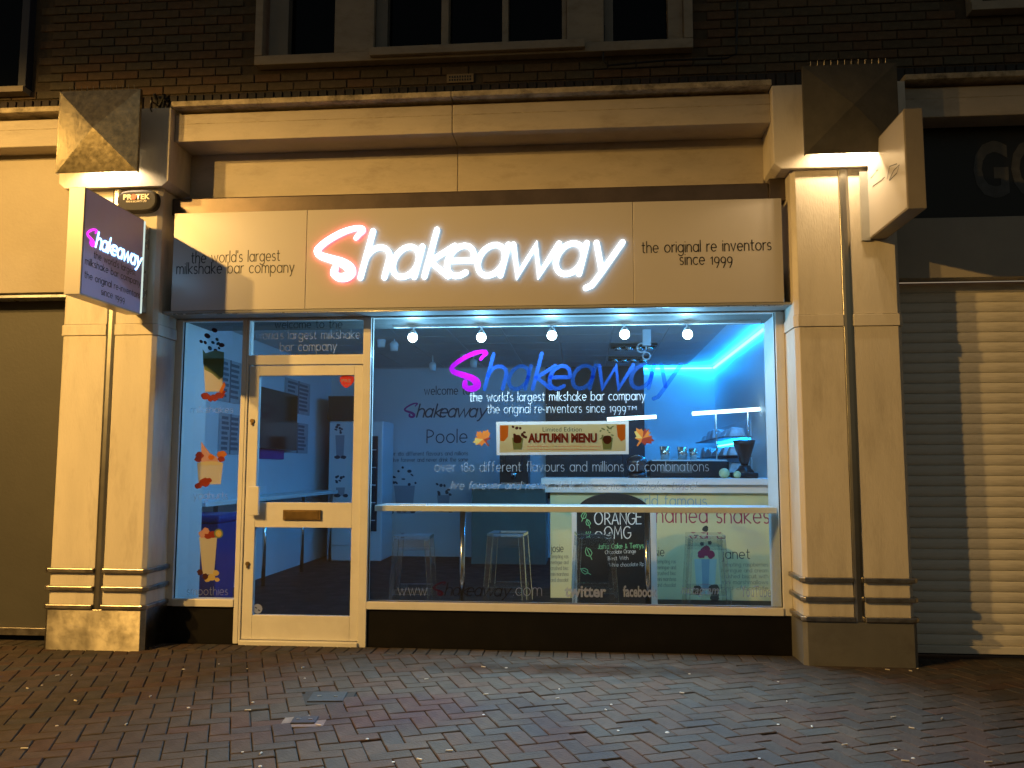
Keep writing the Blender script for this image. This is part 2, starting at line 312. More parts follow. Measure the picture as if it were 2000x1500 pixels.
# ------------------------------------------------------------------ a stroke alphabet (x-height 1)
def arc(cx, cy, rx, ry, a0, a1, n=14): return [(cx + rx * math.cos(R(a0 + (a1 - a0) * i / n)), cy + ry * math.sin(R(a0 + (a1 - a0) * i / n))) for i in range(n + 1)]
O_ = lambda cx=.45, rx=.45: arc(cx, .5, rx, .5, 0, 360, 22)
GL = {
 'a': (.90, [O_(), [(.9, 1), (.9, 0)]]), 'b': (.9, [O_(), [(0, 1.55), (0, 0)]]), 'c': (.75, [arc(.45, .5, .45, .5, 50, 310)]),
 'd': (.9, [O_(), [(.9, 1.55), (.9, 0)]]), 'e': (.88, [[(.02, .5), (.87, .5)] + arc(.45, .5, .44, .5, 2, 310)]),
 'f': (.5, [arc(.45, 1.25, .28, .3, 80, 180) + [(.17, 0)], [(0, 1), (.45, 1)]]),
 'g': (.9, [O_(), [(.9, 1), (.9, -.15)] + arc(.46, -.15, .44, .35, 0, -150)]),
 'h': (.78, [[(0, 1.55), (0, 0)], arc(.39, .58, .39, .42, 180, 0) + [(.78, 0)]]),
 'i': (0, [[(0, 1), (0, 0)], [(0, 1.36), (0, 1.37)]]), 'j': (.1, [[(.1, 1), (.1, -.2)] + arc(-.15, -.2, .25, .25, 0, -90), [(.1, 1.36), (.1, 1.37)]]),
 'k': (.72, [[(0, 1.55), (0, 0)], [(.68, 1), (.05, .5), (.72, 0)]]), 'l': (0, [[(0, 1.55), (0, 0)]]),
 'm': (1.24, [[(0, 1), (0, 0)], arc(.31, .65, .31, .35, 180, 0) + [(.62, 0)], arc(.93, .65, .31, .35, 180, 0) + [(1.24, 0)]]),
 'n': (.76, [[(0, 1), (0, 0)], arc(.38, .6, .38, .4, 180, 0) + [(.76, 0)]]), 'o': (.95, [O_(.475, .475)]),
 'p': (.9, [O_(), [(0, 1), (0, -.5)]]), 'q': (.9, [O_(), [(.9, 1), (.9, -.5)]]), 'r': (.42, [[(0, 1), (0, 0)], arc(.4, .58, .4, .42, 180, 80)]),
 's': (.6, [arc(.3, .74, .27, .26, 40, 250, 12) + arc(.3, .25, .3, .25, 80, -140, 12)]),
 't': (.5, [[(.2, 1.4), (.2, .25)] + arc(.42, .25, .22, .25, 180, 290), [(0, 1), (.48, 1)]]),
 'u': (.76, [[(0, 1), (0, .4)] + arc(.38, .4, .38, .4, 180, 360), [(.76, 1), (.76, 0)]]), 'v': (.78, [[(0, 1), (.39, 0), (.78, 1)]]),
 'w': (1.25, [[(0, 1), (.33, 0), (.625, .95), (.92, 0), (1.25, 1)]]), 'x': (.75, [[(0, 1), (.75, 0)], [(.75, 1), (0, 0)]]),
 'y': (.78, [[(0, 1), (.4, 0)], [(.78, 1), (.25, -.4), (.1, -.5)]]), 'z': (.7, [[(0, 1), (.7, 1), (0, 0), (.7, 0)]]),
 '0': (.85, [O_(.42, .42)]), '1': (.3, [[(0, .85), (.25, 1), (.25, 0)]]), '8': (.75, [arc(.375, 1.08, .3, .34, 0, 360), arc(.375, .38, .37, .38, 0, 360)]),
 '9': (.8, [arc(.4, .6, .4, .4, 0, 360), [(.8, .6), (.72, .1), (.4, -.45)]]), "'": (0, [[(0, 1.55), (0, 1.25)]]), '-': (.4, [[(0, .5), (.4, .5)]]),
 '.': (0, [[(0, .03), (0, .04)]]), '!': (0, [[(0, 1.5), (0, .4)], [(0, .03), (0, .04)]]), '&': (.8, [[(.8, .1), (.2, 1.1), (.35, 1.4), (.55, 1.1), (.05, .4), (.3, 0), (.8, .5)]]),
 'A': (1.0, [[(0, 0), (.5, 1.5), (1, 0)], [(.2, .5), (.8, .5)]]), 'B': (.8, [[(0, 0), (0, 1.5)], arc(0, 1.13, .65, .37, 90, -90), arc(0, .38, .8, .38, 90, -90)]),
 'C': (1, [arc(.6, .75, .6, .75, 50, 310)]), 'D': (1, [[(0, 0), (0, 1.5)], arc(0, .75, 1, .75, 90, -90)]), 'E': (.75, [[(.75, 1.5), (0, 1.5), (0, 0), (.75, 0)], [(0, .78), (.6, .78)]]),
 'G': (1.1, [arc(.6, .75, .6, .75, 50, 330) + [(1.12, .7), (.7, .7)]]), 'J': (.5, [[(.5, 1.5), (.5, .3)] + arc(.25, .3, .25, .3, 0, -160)]),
 'K': (.85, [[(0, 1.5), (0, 0)], [(.8, 1.5), (.03, .7), (.85, 0)]]), 'M': (1.2, [[(0, 0), (.15, 1.5), (.6, .5), (1.05, 1.5), (1.2, 0)]]), 'N': (.95, [[(0, 0), (0, 1.5), (.95, 0), (.95, 1.5)]]),
 'O': (1.25, [arc(.625, .75, .625, .75, 0, 360, 26)]), 'P': (.8, [[(0, 0), (0, 1.5)], arc(.1, 1.08, .68, .42, 90, -90) + [(0, .66)]]), 'R': (.85, [[(0, 0), (0, 1.5)], arc(.1, 1.1, .65, .4, 90, -90) + [(0, .7)], [(.3, .7), (.85, 0)]]),
 'S': (.75, [arc(.4, 1.12, .36, .38, 40, 250, 12) + arc(.37, .37, .38, .37, 80, -150, 12)]), 'T': (1, [[(0, 1.5), (1, 1.5)], [(.5, 1.5), (.5, 0)]]), 'U': (.9, [[(0, 1.5), (0, .45)] + arc(.45, .45, .45, .45, 180, 360) + [(.9, 1.5)]]),
 'W': (1.4, [[(0, 1.5), (.4, 0), (.7, 1.3), (1, 0), (1.4, 1.5)]]), 'Y': (.9, [[(0, 1.5), (.45, .75), (.9, 1.5)], [(.45, .75), (.45, 0)]]), 'L': (.7, [[(0, 1.5), (0, 0), (.7, 0)]]),
}
def layout(s, gap=.34, space=.80):
    x = 0; out = []
    for ch in s:
        if ch == ' ': x += space; continue
        wd, st = GL[ch]
        for p in st: out.append([(a + x, b) for a, b in p])
        x += wd + gap
    return out, x - gap
def ribbon(mb, pts, wid, fr, off, mi=0, depth=0.0, mi_side=None, cap=True):
    """flat stroke with round ends on the plane fr=(origin, ex, ey, normal)"""
    o, ex, ey, nn = fr
    q = [Vector(p) for p in pts]
    q = [p for i, p in enumerate(q) if i == 0 or (p - q[i - 1]).length > 1e-6]
    if len(q) == 1: q.append(q[0] + Vector((1e-4, 0)))
    ws = wid if isinstance(wid, (list, tuple)) else [wid] * len(q)
    Lf, Rt = [], []
    for i, p in enumerate(q):
        d0 = (q[i] - q[i - 1]).normalized() if i else None
        d1 = (q[i + 1] - q[i]).normalized() if i < len(q) - 1 else None
        d = ((d0 or d1) + (d1 or d0))
        d = d.normalized() if d.length > 1e-5 else (d1 or d0)
        nrm = Vector((-d.y, d.x)); k = 1.0
        if d0 and d1: k = 1 / max(.5, nrm.dot(Vector((-d1.y, d1.x))))
        Lf.append(p + nrm * (ws[i] / 2 * k)); Rt.append(p - nrm * (ws[i] / 2 * k))
    def W(p, dz): return o + ex * p.x + ey * p.y + nn * (off + dz)
    n = len(q); vs_ = [W(p, depth) for p in Lf] + [W(p, depth) for p in Rt]
    fs = [(i, n + i, n + i + 1, i + 1) for i in range(n - 1)]
    outline = list(Lf)
    if cap:
        for end in (n - 1, 0):
            c = q[end]; a0 = (Lf[end] - c) if end else (Rt[end] - c)
            cv = [Lf[end] if end else Rt[end]]
            for k in range(1, 6): th = -math.pi * k / 6; cv.append(c + Vector((a0.x * math.cos(th) - a0.y * math.sin(th), a0.x * math.sin(th) + a0.y * math.cos(th))))
            cv.append(Rt[end] if end else Lf[end])
            b = len(vs_); vs_ += [W(p, depth) for p in cv]; fs.append(tuple(range(b + len(cv) - 1, b - 1, -1)))
            if end: outline += cv[1:-1] + list(reversed(Rt))
            else: outline += cv[1:-1]
    mb.add(vs_, fs, mi)
    if depth:
        m = len(outline); mb.add([W(p, 0) for p in outline] + [W(p, depth) for p in outline], [(i, (i + 1) % m, m + (i + 1) % m, m + i) for i in range(m)], mi if mi_side is None else mi_side)
def text(name, s, p0, p1, xh, mats, parent, wt=.16, nrm=(0, -1, 0), slant=0.0, off=.0012, gap=.32, jit=0.0, label=None, upv=(0, 0, 1)):
    """lettering from p0 (left, baseline) to p1 (right, baseline), xh = x-height in metres"""
    p0, p1 = Vector(p0), Vector(p1); st, tw = layout(s, gap); ex = (p1 - p0); wd = ex.length; ex = ex.normalized()
    sx = wd / tw; mb = M(); nn = Vector(nrm); ey = Vector(upv)
    for i, p in enumerate(st):
        jx, jy = random.uniform(-jit, jit) * xh, random.uniform(-jit, jit) * xh
        ribbon(mb, [((a * sx + slant * b * xh) + jx, b * xh + jy) for a, b in p], wt * xh, (p0, ex, ey, nn), off + .00003 * (i % 7))
    return part(name, mb, mats, parent, label=label)
# the logo: a brush-like capital and eight slanted letters
S_PTS = [(1172, 286), (1192, 262), (1217, 238), (1203, 222), (1150, 227), (1080, 250), (1000, 293), (945, 336), (929, 362), (950, 391), (1010, 413), (1085, 438), (1133, 470), (1143, 503), (1115, 529), (1072, 531), (1040, 508), (1043, 476)]
S_W = [24, 27, 27, 26, 30, 34, 34, 34, 36, 40, 44, 50, 56, 56, 50, 44, 40, 38]
S_N = [((x - 1195) / 195, (540 - y) / 195) for x, y in S_PTS]; S_WN = [q * 1.12 / 195 for q in S_W]
def smoothp(pts, ws, k=3):
    o, ww = [], []
    for i in range(len(pts) - 1):
        a, b, c, d = [Vector(pts[max(0, min(len(pts) - 1, j))]) for j in (i - 1, i, i + 1, i + 2)]
        for s in range(k):
            t = s / k; o.append(tuple(.5 * ((2 * b) + (c - a) * t + (2 * a - 5 * b + 4 * c - d) * t * t + (-a + 3 * b - 3 * c + d) * t ** 3))); ww.append(ws[i] * (1 - t) + ws[i + 1] * t)
    o.append(pts[-1]); ww.append(ws[-1]); return o, ww
S_N, S_WN = smoothp(S_N, S_WN)
LOGO = [('h', 0.05, .77), ('a', .98, .80), ('k', 2.10, .75), ('e', 2.70, .82), ('a', 3.68, .82), ('w', 4.66, 1.42), ('a', 6.12, .82), ('y', 7.24, .80)]
def logo_letters():
    out = [('S', [(S_N, S_WN)])]
    for ch, x, wd in LOGO:
        gw, st = GL[ch]
        if ch == 'y': st = [[(0, 1), (.38, .06)], [(.78, 1), (.36, .0), (.18, -.38), (.02, -.46)]]
        out.append((ch, [([(x + a * wd / gw + .25 * b, b * .97 + .02) for a, b in p], .168) for p in st]))
    return out
def logo_flat(name, origin, unit, ex, nrm, parent, mats_by, off=.0012, upv=(0, 0, 1), label=None, wt=1.0):
    """flat logo: mats_by = function(letter index) -> slot"""
    mats, pick = mats_by; mb = M(); ex, nn, ey = Vector(ex), Vector(nrm), Vector(upv)
    for i, (ch, st) in enumerate(logo_letters()):
        for j, (p, wd) in enumerate(st):
            ribbon(mb, [(a * unit, b * unit) for a, b in p], [q * unit * wt for q in wd] if isinstance(wd, list) else wd * unit * wt, (Vector(origin), ex, ey, nn), off + .00004 * (j + i % 3 * 2), pick(i))
    return part(name, mb, mats, parent, label=label)
def bold_text(name, s, p0, width, height, mats, parent, nrm='-y', bold=.02, off=.001, shear=0.0):
    c = bpy.data.curves.new(name, 'FONT'); c.body = s; c.size = 1; c.offset = bold; c.shear = shear; c.fill_mode = 'FRONT'; c.resolution_u = 3
    t = bpy.data.objects.new(name, c); col.objects.link(t); dg = bpy.context.evaluated_depsgraph_get()
    me = bpy.data.meshes.new_from_object(t.evaluated_get(dg)); bpy.data.objects.remove(t)
    xs = [v.co.x for v in me.vertices]; ys = [v.co.y for v in me.vertices]; x0, x1, y0, y1 = min(xs), max(xs), min(ys), max(ys)
    for v in me.vertices:
        a = (v.co.x - x0) / (x1 - x0) * width; b = (v.co.y - y0) / (y1 - y0) * height
        if nrm == '-y': v.co = (p0[0] + a, p0[1] - off, p0[2] + b)
        elif nrm == '+x': v.co = (p0[0] + off, p0[1] + a, p0[2] + b)
    me.materials.clear()
    for m_ in (mats if isinstance(mats, list) else [mats]): me.materials.append(m_)
    return part(name, me, None, parent)
class Flat:
    """flat printed shapes on the plane y = const, given in photograph pixels or metres"""
    def __init__(s, y, pxl=True): s.mb = M(); s.y = y; s.k = 0; s.pxl = pxl
    def pt(s, a, b):
        p = A(a, b, s.y) if s.pxl else Vector((a, s.y, b)); return (p.x, s.y - .0006 - .00012 * (s.k % 40), p.z)
    def poly(s, pts, mi=0):
        s.k += 1; n = len(pts); s.mb.add([s.pt(*p) for p in pts], [tuple(range(n))], mi); return s
    def ell(s, cx, cy, rx, ry, mi=0, rot=0.0, n=16):
        c, q = math.cos(R(rot)), math.sin(R(rot))
        return s.poly([(cx + rx * math.cos(t) * c - ry * math.sin(t) * q, cy + rx * math.cos(t) * q + ry * math.sin(t) * c) for t in [2 * math.pi * i / n for i in range(n)]], mi)
    def blob(s, cx, cy, r, mi=0, n=14, seed=0, sq=1.0):
        rg = random.Random(seed)
        return s.poly([(cx + r * rg.uniform(.8, 1.15) * math.cos(t), cy + sq * r * rg.uniform(.8, 1.15) * math.sin(t)) for t in [2 * math.pi * i / n for i in range(n)]], mi)
LEAF = [(0, 1), (.12, .72), (.3, .82), (.27, .5), (.55, .62), (.62, .45), (.95, .42), (.78, .2), (.9, .05), (.5, -.18), (.56, -.38), (.1, -.32), (.06, -.8), (-.06, -.8), (-.1, -.32), (-.56, -.38), (-.5, -.18), (-.9, .05), (-.78, .2), (-.95, .42), (-.62, .45), (-.55, .62), (-.27, .5), (-.3, .82), (-.12, .72)]
def leaf_fan(fl, cx, cy, r, rot, mis):
    c, q = math.cos(R(rot)), math.sin(R(rot)); pts = [(cx + r * (x * c - y * q), cy - r * (x * q + y * c)) for x, y in LEAF]
    n = len(pts)
    fl.k += 1
    ctr = fl.pt(cx, cy); vs_ = [ctr] + [fl.pt(*p) for p in pts]
    for i in range(n): fl.mb.add([vs_[0], vs_[1 + i], vs_[1 + (i + 1) % n]], [(0, 1, 2)], mis[(i * len(mis)) // n])

# ================================================================== THE PAVEMENT
gm = M(); gm.box(-40, 40, -40, 0.30, -.25, -.012)
ground = struct('pavement', gm, joint_m)
ROT = R(23); PW = .1035; GAP = .005
cr, sr = math.cos(ROT), math.sin(ROT)
def paver_mesh(poly, name):
    """a paver with chamfered top edges; poly counter-clockwise round the origin, z up"""
    n = len(poly); cx = sum(p[0] for p in poly) / n; cyy = sum(p[1] for p in poly) / n
    def ins(k): return [(cx + (x - cx) * (1 - k / max(.02, abs(x - cx))) if abs(x - cx) > k else x, cyy + (y - cyy) * (1 - k / max(.02, abs(y - cyy))) if abs(y - cyy) > k else y) for x, y in poly]
    t = ins(.004)
    vs_ = [(x, y, -.04) for x, y in poly] + [(x, y, -.004) for x, y in poly] + [(x, y, 0) for x, y in t]
    fs = [(i, (i + 1) % n, n + (i + 1) % n, n + i) for i in range(n)] + [(n + i, n + (i + 1) % n, 2 * n + (i + 1) % n, 2 * n + i) for i in range(n)] + [tuple(range(2 * n, 3 * n))]
    return vs_, fs
def rect(L_, W_): return [(-L_ / 2, -W_ / 2), (L_ / 2, -W_ / 2), (L_ / 2, W_ / 2), (-L_ / 2, W_ / 2)]
pv, pf = paver_mesh(rect(2 * PW - GAP, PW - GAP), 'paver')
PM = mesh('paver', M().add(pv, pf), paver_m)
pavers = []
YB = -0.245
COVERS = [(-1.535, -1.43, .205, .20), (-1.52, -1.89, .13, .12)]
for b in range(-95, 95):
    for a in range(-95, 95):
        d = (a - b) % 4
        if d == 0: c = ((a + 1) * PW, (b + .5) * PW); ang = ROT
        elif d == 3: c = ((a + .5) * PW, (b + 1) * PW); ang = ROT + math.pi / 2
        else: continue
        x, y = c[0] * cr - c[1] * sr - .9, c[0] * sr + c[1] * cr - 3.0
        if -7.5 < x < 6.5 and -6.6 < y < YB + .13 and not any(abs(x - q[0]) < q[2] * .62 and abs(y - q[1]) < q[3] * .62 for q in COVERS): pavers.append((x, y, ang))
def clip(poly, lim):
    out = []
    for i in range(len(poly)):
        p, q = poly[i], poly[(i + 1) % len(poly)]
        if p[1] <= lim: out.append(p)
        if (p[1] <= lim) != (q[1] <= lim):
            t = (lim - p[1]) / (q[1] - p[1]); out.append((p[0] + t * (q[0] - p[0]), lim))
    return out
far = M(); inview = []
for x, y, ang in pavers:
    ca, sa = math.cos(ang), math.sin(ang)
    pr_ = [(x + px * ca - py * sa, y + px * sa + py * ca) for px, py in rect(2 * PW - GAP, PW - GAP)]
    u, v = pix((x, y, 0))
    if max(p[1] for p in pr_) > YB:
        pc = clip(pr_, YB)
        if len(pc) >= 3:
            vs_, fs = paver_mesh(pc, 'p'); dz = random.uniform(-.0015, .0015); far.add([(p, q, r + dz) for p, q, r in vs_], fs)
    elif y > CP.y + .5 and -10 < u < 2010 and v < 1505: inview.append(((x - CP.x) ** 2 + (y - CP.y) ** 2, x, y, ang))
    else: inview.append((1e6 + random.random(), x, y, ang))
inview.sort()
def put_paver(m_, x, y, ang):
    ca, sa = math.cos(ang), math.sin(ang); dz = random.uniform(-.002, .002); tx, ty = random.uniform(-.012, .012), random.uniform(-.012, .012)
    m_.add([(x + p * ca - q * sa, y + p * sa + q * ca, r + dz + p * tx + q * ty) for p, q, r in pv], pf)
for i, (d, x, y, ang) in enumerate(inview):
    if i < 290 and d < 1e5:
        o = bpy.data.objects.new('paver', PM); col.objects.link(o); o.parent = ground; o.location = (x, y, random.uniform(-.002, .002))
        o.rotation_euler = (random.uniform(-.014, .014), random.uniform(-.014, .014), ang + random.gauss(0, .008))
        if random.random() < .06: o.location.z -= random.uniform(.003, .007)
    else: put_paver(far, x, y, ang)
xx = -7.4
while xx < 6.4:                                    # edging row laid along the shop fronts
    vs_, fs = paver_mesh(rect(.098, .2), 'p'); dz = random.uniform(-.002, .002)
    far.add([(xx + p, YB + .107 + q, r + dz) for p, q, r in vs_], fs); xx += .103
fp = part('paver_field', far, paver_m, ground, kind='stuff'); fp['label'] = 'farther and outer brown block pavers laid in herringbone'
# two iron utility covers set in the paving
for i, (cx_, cy_, sx, sy) in enumerate(COVERS):
    t = thing('utility_cover', (cx_, cy_, 0), ['larger rectangular iron utility cover sunk in the paving outside the door', 'small iron utility cover in a patch of pale mortar, the nearer of two'][i], 'utility cover', 'utility covers in the paving')
    def rr_(w_, h_, z0, z1):
        return M().prism([(cx_ + (p * math.cos(R(8)) - q * math.sin(R(8))), cy_ + (p * math.sin(R(8)) + q * math.cos(R(8)))) for p, q in rect(w_, h_)], z0, z1)
    part('frame', rr_(sx + .10, sy + .10, -.02, -.0015), joint_m if i == 0 else paint('pale_mortar_patch', (.15, .13, .105), .9, var=.2, scale=14, bump=.4), t)
    part('lid', rr_(sx, sy, -.01, .006), iron, t, bevel=.003)
    for k in (-1, 1):
        part('key_slot', M().box(cx_ + k * sx * .25 - .012, cx_ + k * sx * .25 + .012, cy_ - .006, cy_ + .006, .006, .009), steel_bar, t)
rg = random.Random(4); gmb = M()
for i in range(58):                                # trodden gum and cigarette ends
    u, v = rg.uniform(20, 1980), rg.uniform(1285, 1498); p = AZ(u, v, 0)
    if p.y > -.35 and (p.x < -3.2 or p.x > 1.45): continue
    if rg.random() < .55: gmb.lathe([(.009 * rg.uniform(.6, 1.4), .0), (.007, .003)], (p.x, p.y, .0015), 8)
    else:
        a = rg.uniform(0, 3); gmb.tube([(p.x, p.y, .005), (p.x + .035 * math.cos(a), p.y + .02 * math.sin(a), .005)], .0038, 6)
go = obj('litter', gmb, gum_m); tag(go, 'specks of gum and cigarette ends trodden on the paving', 'litter', kind='stuff')

# ================================================================== UPPER BRICK WALL
BY = .05
bw = thing('brick_wall', (-1, BY + .1, 4.2), 'dark brown brick upper wall above the shop cornices', 'wall')
mw = M()
bays = [(-2.70, .87, 4.66, 6.2), (-8.0, -4.69, 4.55, 6.2), (2.98, 6.5, 4.86, 6.2)]
for z0, z1 in ((4.2, 4.55), (4.55, 6.2)):
    if z0 == 4.2: mw.box(-8, 6.5, BY + .012, BY + .25, z0, z1)
    else:
        mw.box(-4.69, -2.70, BY + .012, BY + .25, z0, z1); mw.box(.87, 2.98, BY + .012, BY + .25, z0, z1); mw.box(-2.7, .87, BY + .012, BY + .25, z0, 4.66); mw.box(2.98, 6.5, BY + .012, BY + .25, z0, 4.86)
part('mortar_backing', mw, mortar, bw)
def brickmesh(L_, H_, D_):
    m_ = M(); e = .004
    m_.add([(-L_/2, D_, -H_/2), (L_/2, D_, -H_/2), (L_/2, D_, H_/2), (-L_/2, D_, H_/2), (-L_/2, e, -H_/2), (L_/2, e, -H_/2), (L_/2, e, H_/2), (-L_/2, e, H_/2),
            (-L_/2+e, 0, -H_/2+e), (L_/2-e, 0, -H_/2+e), (L_/2-e, 0, H_/2-e), (-L_/2+e, 0, H_/2-e)],
           [(8, 9, 10, 11), (4, 5, 9, 8), (5, 6, 10, 9), (6, 7, 11, 10), (7, 4, 8, 11), (0, 1, 5, 4), (1, 2, 6, 5), (2, 3, 7, 6), (3, 0, 4, 7)])
    return m_
bm_ = brickmesh(.215, .065, .03); BM = mesh('brick', bm_, brick_m); hb_ = brickmesh(.1025, .065, .03)
near, rest = [], M()
row = 0; z = 4.505
while z < 6.15:
    x = -7.9 + (.1125 if row % 2 else 0)
    while x < 6.4:
        ok = True
        for (a, b, c, d) in bays:
            if x + .11 > a and x - .11 < b and z + .04 > c: ok = False
        if abs(x + .995) < .14 and abs(z - 4.505) < .03: ok = False
        if ok: near.append((x, z))
        x += .225
    z += .075; row += 1
near = [(abs(x) + (0 if (lambda q: -20 < q[0] < 2020 and q[1] > -12)(pix((x, BY, z))) else 100), x, z) for x, z in near]; near.sort()
for i, (k, x, z) in enumerate(near):
    jy = random.uniform(-.003, .003)
    if i < 290 and k < 50:
        o = bpy.data.objects.new('brick', BM); col.objects.link(o); o.parent = bw; o.matrix_parent_inverse = Matrix.Translation(-Vector(bw.location)); o.location = (x, BY + jy, z)
    else: rest.add([(x + p[0], BY + jy + p[1], z + p[2]) for p in bm_.v], bm_.f)
if rest.v: part('brick_field', rest, brick_m, bw, kind='stuff')
sc_ = M(); sc_.box(-7.9, 6.4, BY + .005, BY + .012, 4.225, 4.462)
sold = part('soldier_course', sc_, mortar, bw, label='row of dark upright bricks above the ledge')
sb = brickmesh(.065, .215, .03); SBM = mesh('brick', sb, brick_d); srest = M(); x = -7.85; n_s = 0
while x < 6.4:
    u, v = pix((x, BY - .01, 4.345))
    if -20 < u < 2020:
        o = bpy.data.objects.new('brick', SBM); col.objects.link(o); o.parent = sold; o.location = (x, BY - .012 + random.uniform(-.002, .002), 4.345)
    else: srest.add([(x + p[0], BY - .012 + p[1], 4.345 + p[2]) for p in sb.v], sb.f)
    x += .0752
part('brick_field', srest, brick_d, sold, kind='stuff')
av = M(); x0, z0 = -1.105, 4.475; av.box(x0, x0 + .22, BY - .006, BY + .03, z0, z0 + .072)
ab = part('air_brick', av, paint('buff_terracotta', (.30, .22, .12), .8, var=.15), bw)
hm = M()
for i in range(9):
    for j in range(2): hm.box(x0 + .02 + i * .021, x0 + .031 + i * .021, BY - .0085, BY, z0 + .014 + j * .026, z0 + .03 + j * .026)
part('vent_hole', hm, panel_dark, ab)
# first-floor window group
wb = thing('upper_window', (-.9, 0, 4.66), 'wide cream timber window group with dark panes above the cornice', 'window')
FZ0, FZ1 = 4.66, 6.2
fr = M(); fr.box(-2.70, .87, -.03, .22, 4.655, 4.735); part('sill_board', fr, timber, wb, bevel=.006)
fr = M(); fr.box(-1.72, .02, -.075, -.032, 4.675, 4.745); part('centre_sill', fr, timber, wb, bevel=.006)
for nm, a, b, yy in (('jamb', -2.70, -2.635, -.03), ('jamb', .80, .87, -.03), ('pier', -2.03, -1.70, -.02), ('pier', -.125, .17, -.02)):
    part(nm, M().box(a, b, yy, .22, 4.737, FZ1), timber, wb, bevel=.005)
for a, b in ((-2.60, -2.44), (-1.695, -1.60), (.175, .245)):
    part('lining', M().box(a, b, .03, .2, 4.74, FZ1), paint('grey_timber', (.20, .19, .17), .6, var=.1) if 'grey_timber' not in MATS else MATS['grey_timber'], wb)
for a, b in ((-2.44, -2.03), (-1.6, -1.15), (-1.09, -.65), (-.6, -.16), (.25, .68)):
    p_ = part('pane', M().box(a - .004, b + .004, .12, .13, 4.735, FZ1), night_glass, wb)
    part('bottom_rail', M().box(a - .005, b + .005, .05, .118, 4.737, 4.765), timber, wb)
for a, b in ((-1.15, -1.09), (-.65, -.60), (-.165, -.127), (.68, .798)): part('mullion', M().box(a, b, .02, .15, 4.738, FZ1), timber, wb, bevel=.004)
wl = thing('upper_window', (-5.5, 0, 4.55), 'dark first-floor window cut off at the left edge', 'window'); part('frame', M().box(-4.76, -4.69, -.02, .2, 4.55, 6.2), paint('dark_blue_frame', (.03, .035, .06), .5), wl, bevel=.004)
part('sill', M().box(-7.9, -4.69, -.05, .2, 4.50, 4.548), timber, wl); part('pane', M().box(-7.9, -4.76, .1, .11, 4.549, 6.2), night_glass, wl)
wr = thing('upper_window', (4.5, 0, 4.86), 'first-floor window with cream sill at the top right corner', 'window'); part('sill', M().box(2.98, 6.4, -.04, .2, 4.86, 4.93), timber, wr, bevel=.004)
part('jamb', M().box(2.98, 3.07, -.02, .2, 4.931, 6.2), timber, wr, bevel=.004); part('pane', M().box(3.07, 6.4, .1, .11, 4.931, 6.2), night_glass, wr)
# wall cable
cb = M(); cb.tube([A(1180, 50, -.01), A(1178, 118, -.012), A(1186, 128, -.012), A(1300, 118, -.012), A(1420, 114, -.012), A(1438, 105, -.012), A(1440, 20, -.012), A(1440, -80, -.012)], .008, 6)
solo('wall_cable', cb, black_text, 'thin black cable looping under the right end of the upper window', 'cable')

# ================================================================== CORNICES
def cornice(x0, x1, label, joint=None, tail=True, band_top=4.135, pz=3.54):
    t = thing('cornice', ((x0 + x1) / 2, 0, 3.54), label, 'cornice', 'painted cornices above the shop fronts')
    cuts = [x0] + ([joint] if joint else []) + [x1]
    for a, b in zip(cuts[:-1], cuts[1:]):
        b2 = b - .004
        part('ledge', M().box(a, b2, -.37, BY + .01, 4.168, 4.212), ledge_m, t, bevel=.006)
        part('neck', M().box(a, b2, -.24, BY, 4.137, 4.166), conc, t)
        part('band', M().box(a, b2, -.295, BY, 3.912, 4.135), conc, t, bevel=.006)
        if tail: part('panel', M().box(a, b2, .0, BY + .1, pz, 3.910), conc, t, bevel=.003)
    g = M(); g.box(x0, x1, -.2965, -.29, 4.052, 4.056); part('crack_line', g, ledge_m, t)
    return t
JX = A(884, 250, -.29).x
c0 = cornice(-3.2175, 1.392, 'moulded cream cornice over the middle shop sign', JX)
c1 = cornice(-7.5, -4.112, 'moulded cream cornice at the left over the plain panel', tail=False)
c2 = cornice(2.3355, 6.3, 'cream cornice at the right above the black shop sign', tail=False)
lw = thing('hoarded_shop', (-5.8, 0, 0), 'left neighbour shop front with cream panel over a grey hoarding', 'shop front')
part('upper_panel', M().box(-7.5, -4.08, -.12, .1, 2.76, 3.912), paint('beige_panel_paint', (.36, .31, .24), .55, var=.08, scale=2, bump=.15, bscale=40), lw, bevel=.004)
part('drip_strip', M().box(-7.5, -4.08, -.15, .0, 2.715, 2.735), alu, lw)
part('hoarding', M().box(-7.5, -4.05, .03, .1, .03, 2.757), hoard, lw)
part('bottom_trim', M().box(-7.5, -4.05, -.03, .029, .035, .095), steel_bar, lw, bevel=.004)
part('plinth', M().box(-7.5, -4.05, .0301, .1, -.01, .0295), blackp, lw)
# dark tangle of cable on the ledge
tg = M()
c_ = A(318, 190, -.2); rg = random.Random(3)
for k in range(5):
    pts = [(c_.x + rg.uniform(-.07, .07), c_.y + rg.uniform(-.05, .05), 4.216 + rg.uniform(0, .14)) for q in range(6)]; pts[0] = (c_.x + rg.uniform(-.06, .06), c_.y, 4.214); tg.tube(pts, .013, 6)
tg.tube([(c_.x, -.2, 4.23), (c_.x, -.378, 4.217), (c_.x, -.378, 4.15), (c_.x, -.30, 4.1)], .007, 6)
solo('cable_tangle', tg, black_text, 'dark tangle of cable lying on the ledge beside the left wall light', 'cable')

